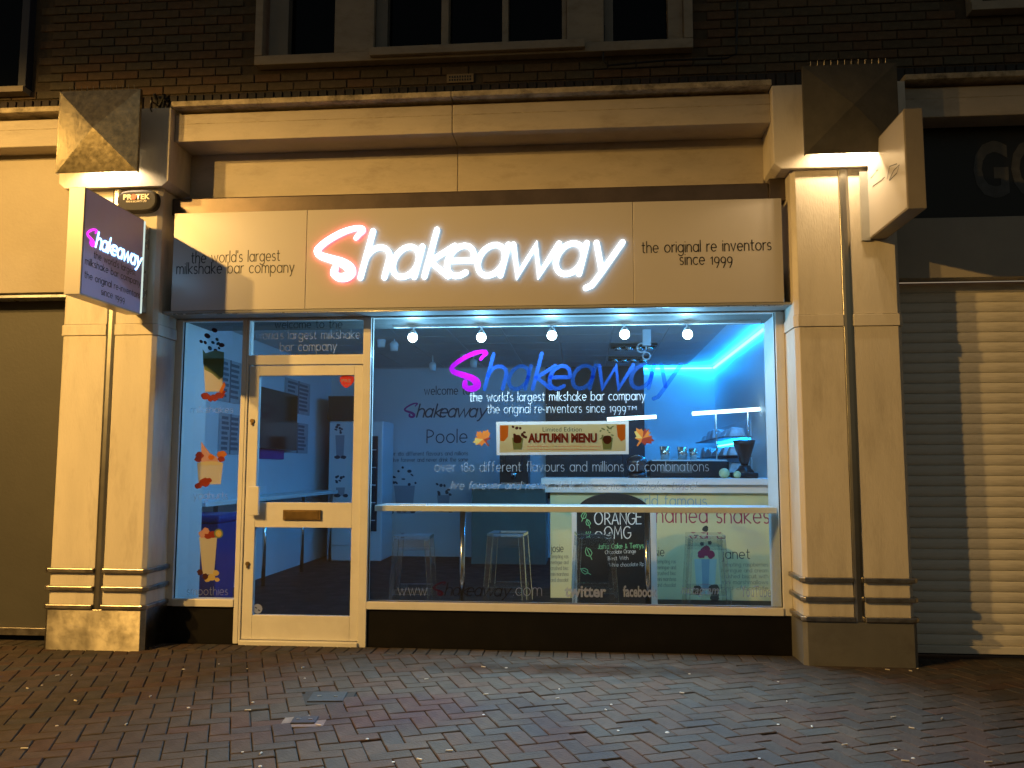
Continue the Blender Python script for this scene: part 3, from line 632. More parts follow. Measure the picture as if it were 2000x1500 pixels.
# ================================================================== PILASTERS
def pilaster(x0, x1, label, basemat, yf=-.325, sxc=None, cap=None):
    t = thing('pilaster', ((x0 + x1) / 2, yf / 2, 0), label, 'pilaster', 'pilasters either side of the shop')
    xc = sxc; g = .034; ch = .03; zt = 3.53
    def foot(a, b, yf_, e=0.0, c=ch): return [(a - e, .04), (a - e, yf_ - e + c), (a - e + c, yf_ - e), (b + e - c, yf_ - e), (b + e, yf_ - e + c), (b + e, .04)][::-1]
    def half(a, b, left, z0, z1, e=0.0):
        if left: return [(a - e, .04), (a - e, yf - e + ch), (a - e + ch, yf - e), (b, yf - e), (b, .04)][::-1]
        return [(a, .04), (a, yf - e), (b + e - ch, yf - e), (b + e, yf - e + ch), (b + e, .04)][::-1]
    for left, a, b in ((True, x0, xc - g), (False, xc + g, x1)):
        for z0, z1 in ((.30, 2.368), (2.458, zt)):
            part('shaft_panel', M().prism(half(a, b, left, z0, z1), z0, z1), cream, t, bevel=.004)
        part('collar', M().prism(half(a, b, left, 0, 0, .009), 2.371, 2.455), cream, t, bevel=.003)
        for zb in (.315, .450, .582):
            part('trim_bar', M().prism(half(a - (.0 if left else .001), b, left, 0, 0, .026), zb - .016, zb + .018), steel_bar, t, bevel=.006)
    part('channel_strip', M().prism([(xc - .033, .03), (xc - .033, yf - .004), (xc - .014, yf - .011), (xc + .014, yf - .011), (xc + .033, yf - .004), (xc + .033, .03)][::-1], .30, zt - .001), steel, t, bevel=.002)
    part('base', M().prism(foot(x0, x1, yf, .012, .028), -.01, .297), basemat, t, bevel=.004)
    # capital block, chamfered underside at its ends
    c = t
    cx0, cx1, cyf = cap[0], cap[1], -.362
    part('capital', M().prism([(cx0 + .05, 3.532), (cx1 - .05, 3.532), (cx1, 3.575), (cx1, 4.166), (cx0, 4.166), (cx0, 3.575)], cyf, .05, axis='y'), cream, t, bevel=.005)
    return t
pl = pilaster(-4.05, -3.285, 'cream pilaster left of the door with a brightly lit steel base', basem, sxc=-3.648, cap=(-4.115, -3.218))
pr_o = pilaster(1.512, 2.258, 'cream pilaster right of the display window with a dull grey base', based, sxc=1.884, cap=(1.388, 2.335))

# pyramid wall lights on the capitals
def wall_light(xc, zc, h, label, mat_, cap_z):
    t = thing('wall_light', (xc, -.37, zc), label, 'wall light', 'pyramid wall lights')
    y0, y1, ya = -.548, -.58, -.65; m_ = M()
    vs_ = [(xc - h, y1, zc - h), (xc + h, y1, zc - h), (xc + h, y1, zc + h), (xc - h, y1, zc + h), (xc, ya, zc)]
    m_.add(vs_, [(0, 1, 4), (1, 2, 4), (2, 3, 4), (3, 0, 4)])
    m_.add([(xc - h, y1, zc - h), (xc - h, y0, zc - h), (xc - h, y0, zc + h), (xc - h, y1, zc + h)], [(0, 3, 2, 1)])
    m_.add([(xc + h, y1, zc - h), (xc + h, y0, zc - h), (xc + h, y0, zc + h), (xc + h, y1, zc + h)], [(0, 1, 2, 3)])
    s = part('metal_shade', m_, mat_, t); sm = s.modifiers.new('solid', 'SOLIDIFY'); sm.thickness = .004; sm.offset = -1
    part('bracket', M().box(xc - .05, xc + .05, -.575, -.363, zc + .02, zc + .09), galvd, t)
    part('lamp_holder', M().box(xc - .14, xc + .14, -.50, -.42, zc - .10, zc + .018), galvd, t)
    part('lamp', M().tube([(xc - .10, -.46, zc - .125), (xc + .10, -.46, zc - .125)], .014, 10), emis('fitting_lamp', (1, .78, .45), 12) if 'fitting_lamp' not in MATS else MATS['fitting_lamp'], t, smooth=True)
    for k in (-.07, .07):
        light('fitting_light', 'SPOT', (xc + k, -.455, zc - .17), P_WALL, (1.0, .72, .40), t, (xc + k, -.40, zc - 1), .02, R(150), .4)
    light('fitting_uplight', 'SPOT', (xc, -.44, zc + .14), .6, (.45, .9, .85), t, (xc, -.395, zc + 1), .03, R(120), .5)
    # short spikes that keep birds off the top
    sp = M()
    for k in range(12): sp.tube([(xc - h * .8 + k * h * 1.6 / 11, y1 + .03, zc + h + .002), (xc - h * .8 + k * h * 1.6 / 11, y1 + .02, zc + h + .045)], .0018, 4)
    sp.box(xc - h * .85, xc + h * .85, y1 + .02, y1 + .04, zc + h - .001, zc + h + .004); part('bird_spikes', sp, steel_bar, t)
    return t
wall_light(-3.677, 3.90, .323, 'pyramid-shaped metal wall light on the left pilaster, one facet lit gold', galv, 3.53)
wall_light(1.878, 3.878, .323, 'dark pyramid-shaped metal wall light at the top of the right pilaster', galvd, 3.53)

# ================================================================== FASCIA SIGN
FY = -.25
fs_ = thing('fascia_sign', (-.9, FY, 2.62), 'long white shop sign with glowing white and pink letters', 'shop sign')
xj1, xj2 = A(598, 500, FY).x, A(1237, 500, FY).x
for a, b in ((-3.212, xj1 - .0015), (xj1 + .0015, xj2 - .0015), (xj2 + .0015, 1.458)):
    part('sign_panel', M().box(a, b, FY, FY + .03, 2.568, 3.347), fascia_m, fs_, bevel=.0025)
part('sign_box', M().box(-3.208, 1.454, FY + .031, -.001, 2.572, 3.342), fascia_m, fs_)
# flat black print
def ft(s, u0, v0, u1, v1, xhpx):
    p0, p1 = A(u0, v0, FY), A(u1, v1, FY); text('lettering', s, p0, p1, xhpx / CF * 6.3, black_text, fs_, wt=.135)
ft("the world's largest", 374, 514, 546, 509, 15); ft('milkshake bar company', 345, 535, 574, 532, 15)
ft('the original re inventors', 1254, 494, 1506, 488, 14.5); ft('since 1999', 1328, 517, 1430, 516, 14.5)
# raised illuminated letters
LO = A(701.5, 544.5, FY); LE = A(1216.5, 473, FY); LU = (LE.x - LO.x) / 8.3
ex, ey, nn = Vector((1, 0, 0)), Vector((0, 0, 1)), Vector((0, -1, 0))
for i, (ch, st) in enumerate(logo_letters()):
    mb = M()
    for j, (p, wd) in enumerate(st):
        ribbon(mb, [(a * LU, b * LU) for a, b in p], [q * LU for q in wd] if isinstance(wd, list) else wd * LU, (LO, ex, ey, nn), .006 + .0006 * j, 0, .013, 1)
    part('illuminated_letter', mb, [e_pinkface, e_pink] if i == 0 else [e_white, e_blue], fs_, label='glowing white letter with a pink rim' if i == 0 else None)
    for q in (0, -1):
        a, b = st[0][0][q]; part('stand_off', M().tube([(LO.x + a * LU, FY, LO.z + b * LU), (LO.x + a * LU, FY - .007, LO.z + b * LU)], .006, 6), alu, fs_)
# dark rail above and bright rail below the sign
rl = thing('shutter_rail', (-.9, -.05, 3.43), 'dark bronze rail running between the sign and the cornice', 'rail')
part('rail_body', M().box(-3.285, 1.392, -.16, -.001, 3.36, 3.500), bronze, rl, bevel=.012)
part('rail_end', M().box(1.3925, 1.511, -.16, -.001, 3.36, 3.531), bronze, rl, bevel=.004)
part('rail_lip', M().box(-3.285, 1.392, -.03, -.001, 3.5025, 3.537), conc, rl, bevel=.004)
hr = thing('window_soffit', (-.9, -.1, 2.55), 'polished metal soffit under the shop sign above the windows', 'soffit')
part('soffit_board', M().box(-3.284, 1.511, -.246, .06, 2.548, 2.5665), paint('satin_soffit', (.30, .31, .31), .6, .0, var=.08, scale=5), hr, bevel=.004)
part('drip_bead', M().tube([(-3.205, -.236, 2.546), (1.452, -.236, 2.546)], .006, 8), alu, hr, smooth=True)

# ================================================================== PROJECTING SIGNS
def proj_sign(x0, x1, y0, y1, z0, z1, label, lit):
    t = thing('projecting_sign', ((x0 + x1) / 2, y1, z0), label, 'hanging sign', 'projecting box signs')
    part('box', M().box(x0, x1, y0, y1, z0, z1), fascia_m if lit else paint('shaded_sign_frame', (.22, .19, .15), .5), t, bevel=.004)  # unlit sign: shade on its end and edges put into the box colour
    if not lit: part('face_panel', M().box(x0 - .003, x0 - .0005, y0 + .012, y1 - .006, z0 + .012, z1 - .012), fascia_m, t, label='white side panel')
    xb = (x0 + x1) / 2
    part('fixing_plate', M().box(xb - .05, xb + .05, y1 + .001, -.327, z0 + .03, z1 - .03), alu, t)
    for k in (0, .5, 1): part('bolt', M().lathe([(.012, -.006), (.012, 0)], (x0 + .02 if not lit else x1 - .02, y1 + .004, z0 + .1 + k * (z1 - z0 - .2)), 8, axis='y'), steel_bar, t)
    return t
ps = proj_sign(-3.475, -3.36, -1.20, -.43, 2.508, 3.245, 'lit projecting sign with a cyan logo on the left pilaster', True)
part('face_panel', M().box(-3.3595, -3.357, -1.19, -.44, 2.518, 3.235), paint('violet_lit_face', (.60, .52, .82), .35, var=.04), ps, label='pale sign face with violet light put into its colour')  # violet cast of the light on this face mixed into its colour
part('lit_gap_strip', M().box(-3.362, -3.354, -.4295, -.418, 2.52, 3.235), e_gap, ps, label='thin glowing strip in place of the lit gap behind the sign')  # emissive strip stands in for light showing in the gap at the pilaster
XS = -3.3565
def sx_(u, v): return AX(u, v, XS)
zb = sx_(189, 484).z
logo_flat('lettering', (XS, -1.165 + 1.45 * .0735, zb), .0735, (0, 1, 0), (1, 0, 0), ps, ([e_mag, e_cyan], lambda i: 0 if i == 0 else 1), off=.003)
for s, ya, yb, pa, pb in (("the world's largest", -1.07, -.53, (184.5, 507), (262, 534)), ('milkshake bar company', -1.165, -.455, (171, 520), (272, 556)), ('the original re-inventors', -1.165, -.455, (171, 547), (272, 580)), ('since 1999', -.96, -.66, (201, 577), (244, 591))):
    zz = (sx_(*pa).z + sx_(*pb).z) / 2
    text('lettering', s, (XS, ya, zz), (XS, yb, zz), .031, black_text, ps, wt=.14, nrm=(1, 0, 0))
ps2 = proj_sign(2.055, 2.17, -1.06, -.335, 3.0, 3.66, 'unlit white projecting sign in front of the right neighbour', False)
part('mount_strip', M().box(1.995, 2.0545, -.345, -.327, 2.99, 3.50), alu, ps2, label='cream mounting strip with bolts')
XR2 = 2.0515; lt = M()
for pts in ([(1701, 348), (1716, 330), (1712, 334)], [(1705, 364), (1722, 352), (1728, 346)], [(1733, 349), (1738, 325), (1752, 320)], [(1738, 352), (1752, 338), (1757, 322), (1746, 333), (1737, 352)]):
    q = [AX(u, v, XR2) for u, v in pts]; ribbon(lt, [(-p.y, p.z) for p in q], .008, (Vector((XR2, 0, 0)), Vector((0, -1, 0)), Vector((0, 0, 1)), Vector((-1, 0, 0))), .0015)
part('lettering', lt, grey_text, ps2)
# alarm bell box
ax_, az_ = A(268, 390, -.39).x, A(268, 390, -.39).z
al = thing('alarm_box', (ax_, -.33, az_ - .08), 'black oval alarm box with orange and white lettering under the left capital', 'alarm box')
ab_ = M(); prof = [(.165 * math.copysign(abs(math.cos(R(a))) ** .55, math.cos(R(a))), (.08 if a < 180 else .10) * math.copysign(abs(math.sin(R(a))) ** .8, math.sin(R(a)))) for a in range(0, 360, 12)]
ab_.prism([(ax_ + a, az_ + b) for a, b in prof], -.395, -.326, axis='y'); part('housing', ab_, alarm_m, al, bevel=.018, ang=50)
w_ = .215
bold_text('lettering', 'PR  TEK', (ax_ - .11, -.3955, az_ + .0), w_, .042, yellow_print, al, bold=.03, off=.0015)
rm = M(); rm.lathe([(.022, -.0022), (.022, 0)], (ax_ - .026, -.3956, az_ + .021), 16, axis='y'); part('logo_disc', rm, red_print, al)
bold_text('lettering', 'FIRE & SECURITY LTD', (ax_ - .085, -.3955, az_ - .022), .165, .014, yellow_print, al, bold=.01, off=.0015)

# ================================================================== SHOP FRONT FRAMES
WX = dict(a=-3.229, b=-2.731, c=-1.679, d=1.444); ZS, ZG, ZT = .277, .334, 2.537
def bar(par, nm, x0, x1, z0, z1, y0=0.0, y1=.07, m_=None, bev=.004): return part(nm, M().box(x0, x1, y0, y1, z0, z1), m_ or upvc, par, bevel=bev)
GY = .030
# narrow left window
w1 = thing('side_window', (-2.98, 0, .28), 'narrow tall window left of the door with drink stickers', 'window')
bar(w1, 'jamb', -3.34, -3.229, ZS, 2.546, 0, .09); bar(w1, 'jamb', -2.731, -2.692, -.0, 2.546, -.003, .09); bar(w1, 'head', -3.2285, -2.7315, 2.527, 2.546); bar(w1, 'sill', -3.2285, -2.7315, ZS, ZG, -.012, .09)
gp1 = part('glass_pane', M().box(-3.229, -2.731, GY, GY + .006, ZG - .002, 2.528), glass, w1)
part('gasket', M().box(-3.229, -3.222, GY - .008, GY - .0005, ZG, 2.527).box(-2.738, -2.731, GY - .008, GY - .0005, ZG, 2.527), black_text, w1)
# big window
w2 = thing('display_window', (-.1, 0, .28), 'large display window with blue logo and printed slogans', 'window')
bar(w2, 'jamb', 1.444, 1.511, ZS, 2.546, 0, .09); bar(w2, 'head', WX['c'] + .0005, 1.4435, 2.537, 2.5465); bar(w2, 'sill', -1.6785, 1.4435, ZS, ZG, -.012, .09)
gp2 = part('glass_pane', M().box(WX['c'], 1.444, GY, GY + .006, ZG - .002, 2.538), glass, w2)
part('gasket', M().box(-1.679, -1.672, GY - .008, GY - .0005, ZG, 2.537).box(1.437, 1.444, GY - .008, GY - .0005, ZG, 2.537).box(-1.67, 1.436, GY - .008, GY - .0005, ZG, ZG + .005), black_text, w2)
# door with fanlight
dr = thing('shop_door', (-2.2, 0, 0), 'white framed glazed shop door with letterbox and fanlight', 'door')
bar(dr, 'door_post', -2.6915, -2.674, 0, 2.546, .0, .09); bar(dr, 'door_post', -1.742, -1.6795, -.01, 2.546, -.010, .09)
zt0, zt1 = 2.248, 2.527
bar(dr, 'transom', -2.6735, -1.7425, 2.170, zt0); bar(dr, 'head', -2.6735, -1.7425, zt1, 2.546)
ft_ = part('fanlight', M().box(-2.674, -1.742, GY, GY + .006, zt0 - .001, zt1 + .001), glass, dr)
lf = part('leaf', M().box(-2.668, -2.586, .010, .055, .033, 2.163).box(-1.813, -1.747, .010, .055, .033, 2.163).box(-2.5855, -1.8135, .0102, .055, 2.083, 2.163).box(-2.5855, -1.8135, .0102, .055, .889, 1.083).box(-2.5855, -1.8135, .0102, .055, .033, .217), upvc, dr, bevel=.003)
dg1 = part('upper_glass', M().box(-2.586, -1.813, GY, GY + .006, 1.082, 2.084), glass, lf); dg2 = part('lower_glass', M().box(-2.586, -1.813, GY, GY + .006, .216, .890), glass, lf)
part('letterbox', M().box(*sorted((A(553, 1000, 0).x, A(627, 1000, 0).x)), -.006, .009, A(590, 1016, 0).z, A(590, 996, 0).z), brass, lf, bevel=.003)
part('letterbox_flap', M().box(A(558, 1000, 0).x, A(622, 1000, 0).x, -.010, -.0065, A(590, 1013.5, 0).z, A(590, 998.5, 0).z), brass, lf, bevel=.002)
hx = A(486, 980, -.03).x
part('pull_handle', M().box(hx, hx + .085, -.052, -.022, A(486, 1006, -.03).z, A(486, 950, -.03).z).box(hx + .02, hx + .06, -.0215, .0098, A(486, 995, -.03).z, A(486, 960, -.03).z), upvc, lf, bevel=.004)
for v in (822, 1101):
    k_ = A(492 if v < 900 else 483, v, 0); part('lock_cylinder', M().lathe([(.016, -.005), (.016, .009)], (k_.x, .003, k_.z), 14, axis='y').box(k_.x - .006, k_.x + .006, -.0055, .004, k_.z - .034, k_.z - .01), brass, lf)
part('threshold', M().box(-2.674, -1.742, -.03, .09, -.01, .028), upvc, dr, bevel=.004)
fl = Flat(GY); fl.poly([(664, 737), (669, 734), (676, 733), (685, 734), (691, 736), (691, 745), (686, 752), (677, 758), (672, 756), (667, 751), (664, 744)])
part('round_sticker', fl.mb, [film('red_sticker', (.75, .06, .03), .05, (.8, .1, .1), .3)], dg1, label='red heart-like sticker')
pz = A(667, 747, GY); bold_text('lettering', 'PRS', (pz.x, GY - .0016, pz.z), .075, .026, f_white, dg1, bold=.01, off=.001)
pz = A(674, 753, GY); bold_text('lettering', 'music', (pz.x, GY - .0016, pz.z), .045, .011, f_white, dg1, bold=.0, off=.001)
fl = Flat(GY); fl.ell(503, 1189, 9.5, 9.5, 0); fl.ell(500, 1187, 2.6, 1.2, 1, 30); fl.ell(506, 1192, 2.6, 1.2, 1, 30); part('round_sticker', fl.mb, [f_white, f_dark], dg2, label='small round white sticker')
# plinths
solo('stall_riser', M().box(-3.30, -2.694, .012, .09, -.01, .2765), blackp, 'black plinth under the narrow left window', 'plinth', 'black plinths under the windows', bevel=.003)
solo('stall_riser', M().box(-1.6775, 1.511, .012, .09, -.01, .2765), blackp, 'long black plinth under the large display window', 'plinth', 'black plinths under the windows', bevel=.003)

# ---- vinyl lettering and stickers on the glass
VY = GY - .0005
def wt_(s, u0, v0, u1, v1, xh, m_, par, **k):
    return text('lettering', s, A(u0, v0, VY), A(u1, v1, VY), xh / CF * 6.75, m_, par, off=.0012, **k)
wt_('welcome to the', 537, 641, 668, 640, 10, f_dark, ft_, wt=.10); wt_("world's largest milkshake", 500, 663, 703, 661, 11.5, f_white, ft_, wt=.10); wt_('bar company', 547, 686, 657, 684, 11.5, f_white, ft_, wt=.10)
wt_("the world's largest milkshake bar company", 918, 784, 1260, 781, 11, f_white, gp2, wt=.09); wt_('the original re-inventors since 1999', 952, 807, 1222, 805, 11, f_white, gp2, wt=.085)
tm = A(1225, 801, VY); bold_text('lettering', 'TM', (tm.x, VY, tm.z), .07, .03, f_white, gp2, bold=-.02, off=.0012)
wt_('over 180 different flavours and millions of combinations', 849, 921, 1384, 920, 12, f_faint, gp2, wt=.09)
wt_('...live forever and never drink the same milkshake twice!', 872, 955, 1358, 956, 9.5, f_faint, gp2, wt=.13, slant=.25, jit=.07)
wt_('www.', 777, 1163, 838, 1163, 14, f_faint, gp2, wt=.085); wt_('.com', 1003, 1163, 1058, 1163, 14, f_faint, gp2, wt=.085)
p_ = A(868, 1163, VY); logo_flat('lettering', (p_.x, VY, p_.z), .062, (1, 0, 0), (0, -1, 0), gp2, ([film('dim_red_vinyl', (.16, .02, .03), .5, (.6, .3, .3)), f_dark], lambda i: 0 if i == 0 else 1), wt=.8)
for s, u0, u1, v, bo in (('twitter', 1103, 1184, 1166, .03), ('facebook', 1217, 1284, 1166, .03), ('instagram', 1330, 1404, 1166, .0), ('YouTube', 1447, 1506, 1166, .01)):
    p_, q_ = A(u0, v, VY), A(u1, v, VY); bold_text('lettering', s, (p_.x, VY, p_.z), q_.x - p_.x, .085, f_white if u0 < 1300 else f_faint, gp2, bold=bo, off=.0012, shear=.25 if s == 'instagram' else 0)
p_, q_ = A(944, 761, VY), A(1330, 706, VY); lu = (q_.x - p_.x) / 8.3
logo_flat('lettering', (p_.x, VY, p_.z), lu, (1, 0, 0), (0, -1, 0), gp2, ([f_mag, f_blue, f_dblue], lambda i: (0, 1, 2, 1, 1, 2, 1, 2, 2)[i]), label='translucent logo, magenta capital and blue letters')
# autumn banner
fl = Flat(VY)
fl.poly([(969, 824), (1228, 822), (1228, 887), (970, 889)], 0); fl.poly([(976, 830), (1222, 828), (1222, 881), (976, 884)], 1)
fl.poly([(976, 831), (993, 831), (992, 853), (984, 862), (977, 861)], 2); fl.poly([(1204, 830), (1221, 829), (1221, 858), (1213, 862), (1206, 852)], 2)
rg = random.Random(2)
for k in range(12): fl.ell(1001 + rg.uniform(0, 26), 833 + rg.uniform(0, 22), rg.uniform(1.8, 4), rg.uniform(1.8, 3.6), 3, rg.uniform(0, 90), 10)
for k in range(12): fl.ell(1172 + rg.uniform(0, 25), 833 + rg.uniform(0, 24), rg.uniform(2, 5), rg.uniform(1.2, 2), 4, rg.uniform(-60, 60), 8)
for cx in (1011, 1186):
    fl.poly([(cx - 11, 855), (cx + 11, 855), (cx + 8, 878), (cx - 8, 878)], 4); fl.blob(cx, 858, 9, 3, seed=cx)
for yy in (871, 877):
    for k in range(24): fl.poly([(1030 + k * 6, yy), (1034.5 + k * 6, yy), (1034.5 + k * 6, yy + 1.6), (1030 + k * 6, yy + 1.6)], 5)
ban = part('banner', fl.mb, [f_border, f_banner, f_orange, f_brown, f_green, f_pinkp], gp2, label='cream autumn menu banner with white border')
p_, q_ = A(1031, 865, VY), A(1166, 865, VY); bold_text('lettering', 'AUTUMN MENU', (p_.x, VY - .006, p_.z), q_.x - p_.x, .074, f_maroon, gp2, bold=.055)
p_, q_ = A(1060, 843, VY), A(1136, 843, VY); bold_text('lettering', 'Limited Edition', (p_.x, VY - .006, p_.z), q_.x - p_.x, .034, f_dark, gp2, bold=-.01)
for i, (cx, cyy, r_, ro) in enumerate(((944, 858, 21, 40), (1255, 856, 23, -35))):
    fl = Flat(VY); leaf_fan(fl, cx, cyy, r_, ro, [0, 1, 1, 0, 2, 0, 1] if i else [0, 0, 1, 0, 2, 0]); part('leaf_sticker', fl.mb, [f_orange, f_red, f_yel], gp2, label=['orange maple leaf sticker left of the banner', 'orange maple leaf sticker right of the banner'][i])
# drinks on the narrow window: milkshake, yoghurt tub, smoothie
fl = Flat(VY); rg = random.Random(5)
for (a, b, r_) in ((419, 645, 6), (405, 656, 6.5), (393, 667, 4), (401, 669, 4), (416, 669, 4), (424, 663, 4), (426, 671, 4), (433, 674, 6), (410, 680, 5), (421, 684, 4), (428, 680, 3)): fl.ell(a, b, r_, r_ * .72, 3 if a % 2 else 4, rg.uniform(-40, 60), 12)
fl.poly([(396, 682), (402, 690), (420, 684), (438, 688), (437, 712), (397, 712)], 2); fl.poly([(397, 700), (438, 700), (434, 765), (401, 765)], 0); fl.poly([(397, 700), (438, 700), (436, 735), (428, 742), (415, 730), (400, 722)], 2)
for k, (a, b, r_) in enumerate(((402, 774, 9), (418, 777, 9), (430, 772, 9), (436, 766, 5), (411, 780, 6))): fl.blob(a, b, r_, 1, seed=k, sq=.75)
fl.poly([(428, 765), (438, 745), (441, 752), (434, 768)], 5)
part('drink_sticker', fl.mb, [f_cup, f_red, f_green, f_brown, f_dark, f_orange], gp1, label='milkshake cup with flying chocolate beans')
fl = Flat(VY)
fl.poly([(393, 862), (400, 872), (410, 885), (424, 893), (428, 905), (392, 905), (393, 885)], 2); fl.poly([(385, 905), (436, 904), (431, 946), (388, 946)], 0); fl.ell(410.5, 905, 25.5, 4, 0)
for k, (a, b, r_) in enumerate(((390, 889, 8), (387, 897, 7), (433, 888, 9), (432, 897, 7), (413, 893, 6), (400, 942, 10), (388, 949, 7), (408, 938, 6))): fl.blob(a, b, r_, 1 if k not in (2, 4) else 3, seed=k + 20, sq=.85)
part('drink_sticker', fl.mb, [f_cup, f_red, f_pinkp, f_orange], gp1, label='frozen yoghurt tub with berries')
fl = Flat(VY)
fl.poly([(389, 1050), (424, 1050), (418, 1122), (396, 1122)], 0)
for k, (a, b, r_) in enumerate(((396, 1043, 8), (407, 1045, 8), (402, 1037, 7), (415, 1044, 7))): fl.blob(a, b, r_, 1 if k % 2 else 2, seed=k + 40)
fl.ell(427, 1042, 9, 9.5, 3); fl.ell(427, 1042, 6, 6.5, 4); fl.ell(427, 1042, 2, 2.2, 0)
for k, (a, b, r_) in enumerate(((422, 1119, 7), (413, 1128, 8), (424, 1132, 5), (405, 1133, 5))): fl.blob(a, b, r_, 4, seed=k + 60, sq=.8)
for k, (a, b) in enumerate(((391, 1117), (401, 1126))): fl.blob(a, b, 6, 5, seed=k + 80)
part('drink_sticker', fl.mb, [f_cup, f_red, f_pinkp, f_green, f_yel, f_brown], gp1, label='tall smoothie cup with kiwi slice')
wt_('milkshakes', 373, 806, 455, 806, 8.5, f_faint, gp1, wt=.11); wt_('yoghurts', 378, 975, 445, 975, 10, f_faint, gp1, wt=.10); wt_('smoothies', 365, 1162, 445, 1162, 10, f_faint, gp1, wt=.10)

# ================================================================== RIGHT NEIGHBOUR
rn = thing('neighbour_sign', (4.4, 0, 2.74), 'black shop sign with grey capital letters over the roller shutter', 'shop sign')
part('surround', M().box(2.28, 6.3, -.10, .05, 3.965, 4.05).box(2.28, 6.3, -.1, .05, 2.76, 3.215).box(2.28, 6.3, -.02, .05, 4.055, 4.13), paint('shaded_cream_paint', (.38, .34, .28), .6, var=.08), rn, bevel=.004)  # cream surround, darkened in its colour where little lamp light reaches
part('sign_panel', M().box(2.30, 6.3, -.085, .04, 3.217, 3.963), paint('black_sign_panel', (.004, .004, .005), .5), rn)
bold_text('lettering', 'GO', (2.905, -.0855, 3.36), .56, .44, grey_text, rn, bold=.03, off=.002)
sh = thing('roller_shutter', (4.3, .08, 0), 'closed cream roller shutter of the right neighbour', 'roller shutter')
SM = M(); prof = [(0, 0), (-.006, .006), (-.0105, .022), (-.0105, .046), (-.006, .066), (-.001, .0735), (.003, .0765)]
for i in range(len(prof) - 1):
    (a, b), (c, d) = prof[i], prof[i + 1]; SM.add([(0, a, b), (4.0, a, b), (4.0, c, d), (0, c, d)], [(0, 1, 2, 3)])
SMM = mesh('slat', SM, shutter_m)
for k in range(35):
    o = bpy.data.objects.new('slat', SMM); col.objects.link(o); o.parent = sh; o.matrix_parent_inverse = Matrix.Translation(-Vector(sh.location)); o.location = (2.30, .085, .075 + k * .0768)
part('bottom_bar', M().box(2.30, 6.3, .05, .10, .02, .074), shutter_m, sh, bevel=.005); part('guide_rail', M().box(2.262, 2.298, .0, .12, 0, 2.757), shutter_m, sh, bevel=.003)
part('backing', M().box(2.3, 6.3, .12, .14, 0, 2.757), blackp, sh)
# street lamp behind the left shoulder of the camera: the source of the amber light
sl = thing('street_lamp', (-6.87, -6.02, 0), 'twin-headed sodium street lamp across the pavement on the left', 'street lamp')
part('post', M().lathe([(.11, 0), (.11, .6), (.07, .75), (.055, 5.75)], (-6.87, -6.02, 0), 16), galvd, sl, smooth=True)
for k, (lx, ly, lz) in enumerate(((-7.02, -5.48, 5.36), (-6.72, -6.56, 5.23))):
    part('arm', M().tube([(-6.87, -6.02, lz + .2), ((-6.87 + lx) / 2, (-6.02 + ly) / 2, lz + .28), (lx, ly, lz + .16)], .025, 8), galvd, sl, smooth=True)
    hd = part('lantern_head', M().lathe([(.15, .0), (.16, .03), (.12, .12), (.05, .17)], (lx, ly, lz + .02), 20), galvd, sl, smooth=True)
    part('lamp_lens', M().lathe([(.02, -.03), (.11, -.02), (.13, .015)], (lx, ly, lz + .01), 18), e_sod, hd, smooth=True)
    light('lantern_light', 'SPOT', (lx, ly, lz - .06), P_LAMP, SODIUM, sl, (lx, ly, 0), .07, R(173), .17)
s2 = thing('street_lamp', (-11.6, -5.0, 0), 'single-headed sodium street lamp farther down the street on the left', 'street lamp')
part('post', M().lathe([(.11, 0), (.11, .6), (.07, .75), (.055, 6.9)], (-11.6, -5.0, 0), 16), galvd, s2, smooth=True)
part('arm', M().tube([(-11.6, -5.0, 6.85), (-11.5, -4.8, 7.05), (-11.4, -4.5, 7.0)], .025, 8), galvd, s2, smooth=True)
hd = part('lantern_head', M().lathe([(.15, .0), (.16, .03), (.12, .12), (.05, .17)], (-11.4, -4.5, 6.84), 20), galvd, s2, smooth=True)
part('lamp_lens', M().lathe([(.02, -.03), (.11, -.02), (.13, .015)], (-11.4, -4.5, 6.83), 18), e_sod, hd, smooth=True)
light('lantern_light', 'SPOT', (-11.4, -4.5, 6.76), P_LAMP * .10, SODIUM, s2, (-11.4, -4.5, 0), .07, R(171), .20)

# ================================================================== THE ROOM BEHIND THE GLASS
XL, XR, YK, ZC, ZF = -3.9, 1.92, 6.2, 2.86, .03
struct('shop_floor', M().box(XL - .1, XR + .1, .09, YK + .1, -.06, ZF), floor_m)
struct('wall_left', M().box(XL - .1, XL, .56, YK, ZF, ZC), wallm)
struct('wall_right', M().box(XR, XR + .1, .59, YK, ZF, ZC), wallm)
struct('wall_back', M().box(XL - .1, XR + .1, YK, YK + .1, ZF, ZC + .05), wallm)
struct('wall_reveal_left', M().box(-3.9, -3.275, .0905, .559, -.01, ZC), wallm)
struct('wall_reveal_right', M().box(1.478, 2.02, .0905, .589, -.01, ZC), wallm)
struct('ceiling_bulkhead', M().box(-3.274, 1.477, .0905, .60, 2.548, ZC), paint('grey_bulkhead_paint', (.10, .105, .105), .6, var=.05))
cg = struct('ceiling', M().box(XL - .1, XR + .1, .601, YK, ZC + .006, ZC + .06), grid_m)
TLM = mesh('ceiling_tile', M().box(-.291, .291, -.291, .291, 0, .012), ceil_m)
nx = 0
for i in range(10):
    for j in range(10):
        x, y = XL + .3 + i * .6, .9 + j * .6
        if x > XR - .2 or y > YK - .2 or (i, j) in ((7, 5), (7, 7)): continue
        o = bpy.data.objects.new('ceiling_tile', TLM); col.objects.link(o); o.parent = cg; o.location = (x, y, ZC - .004)
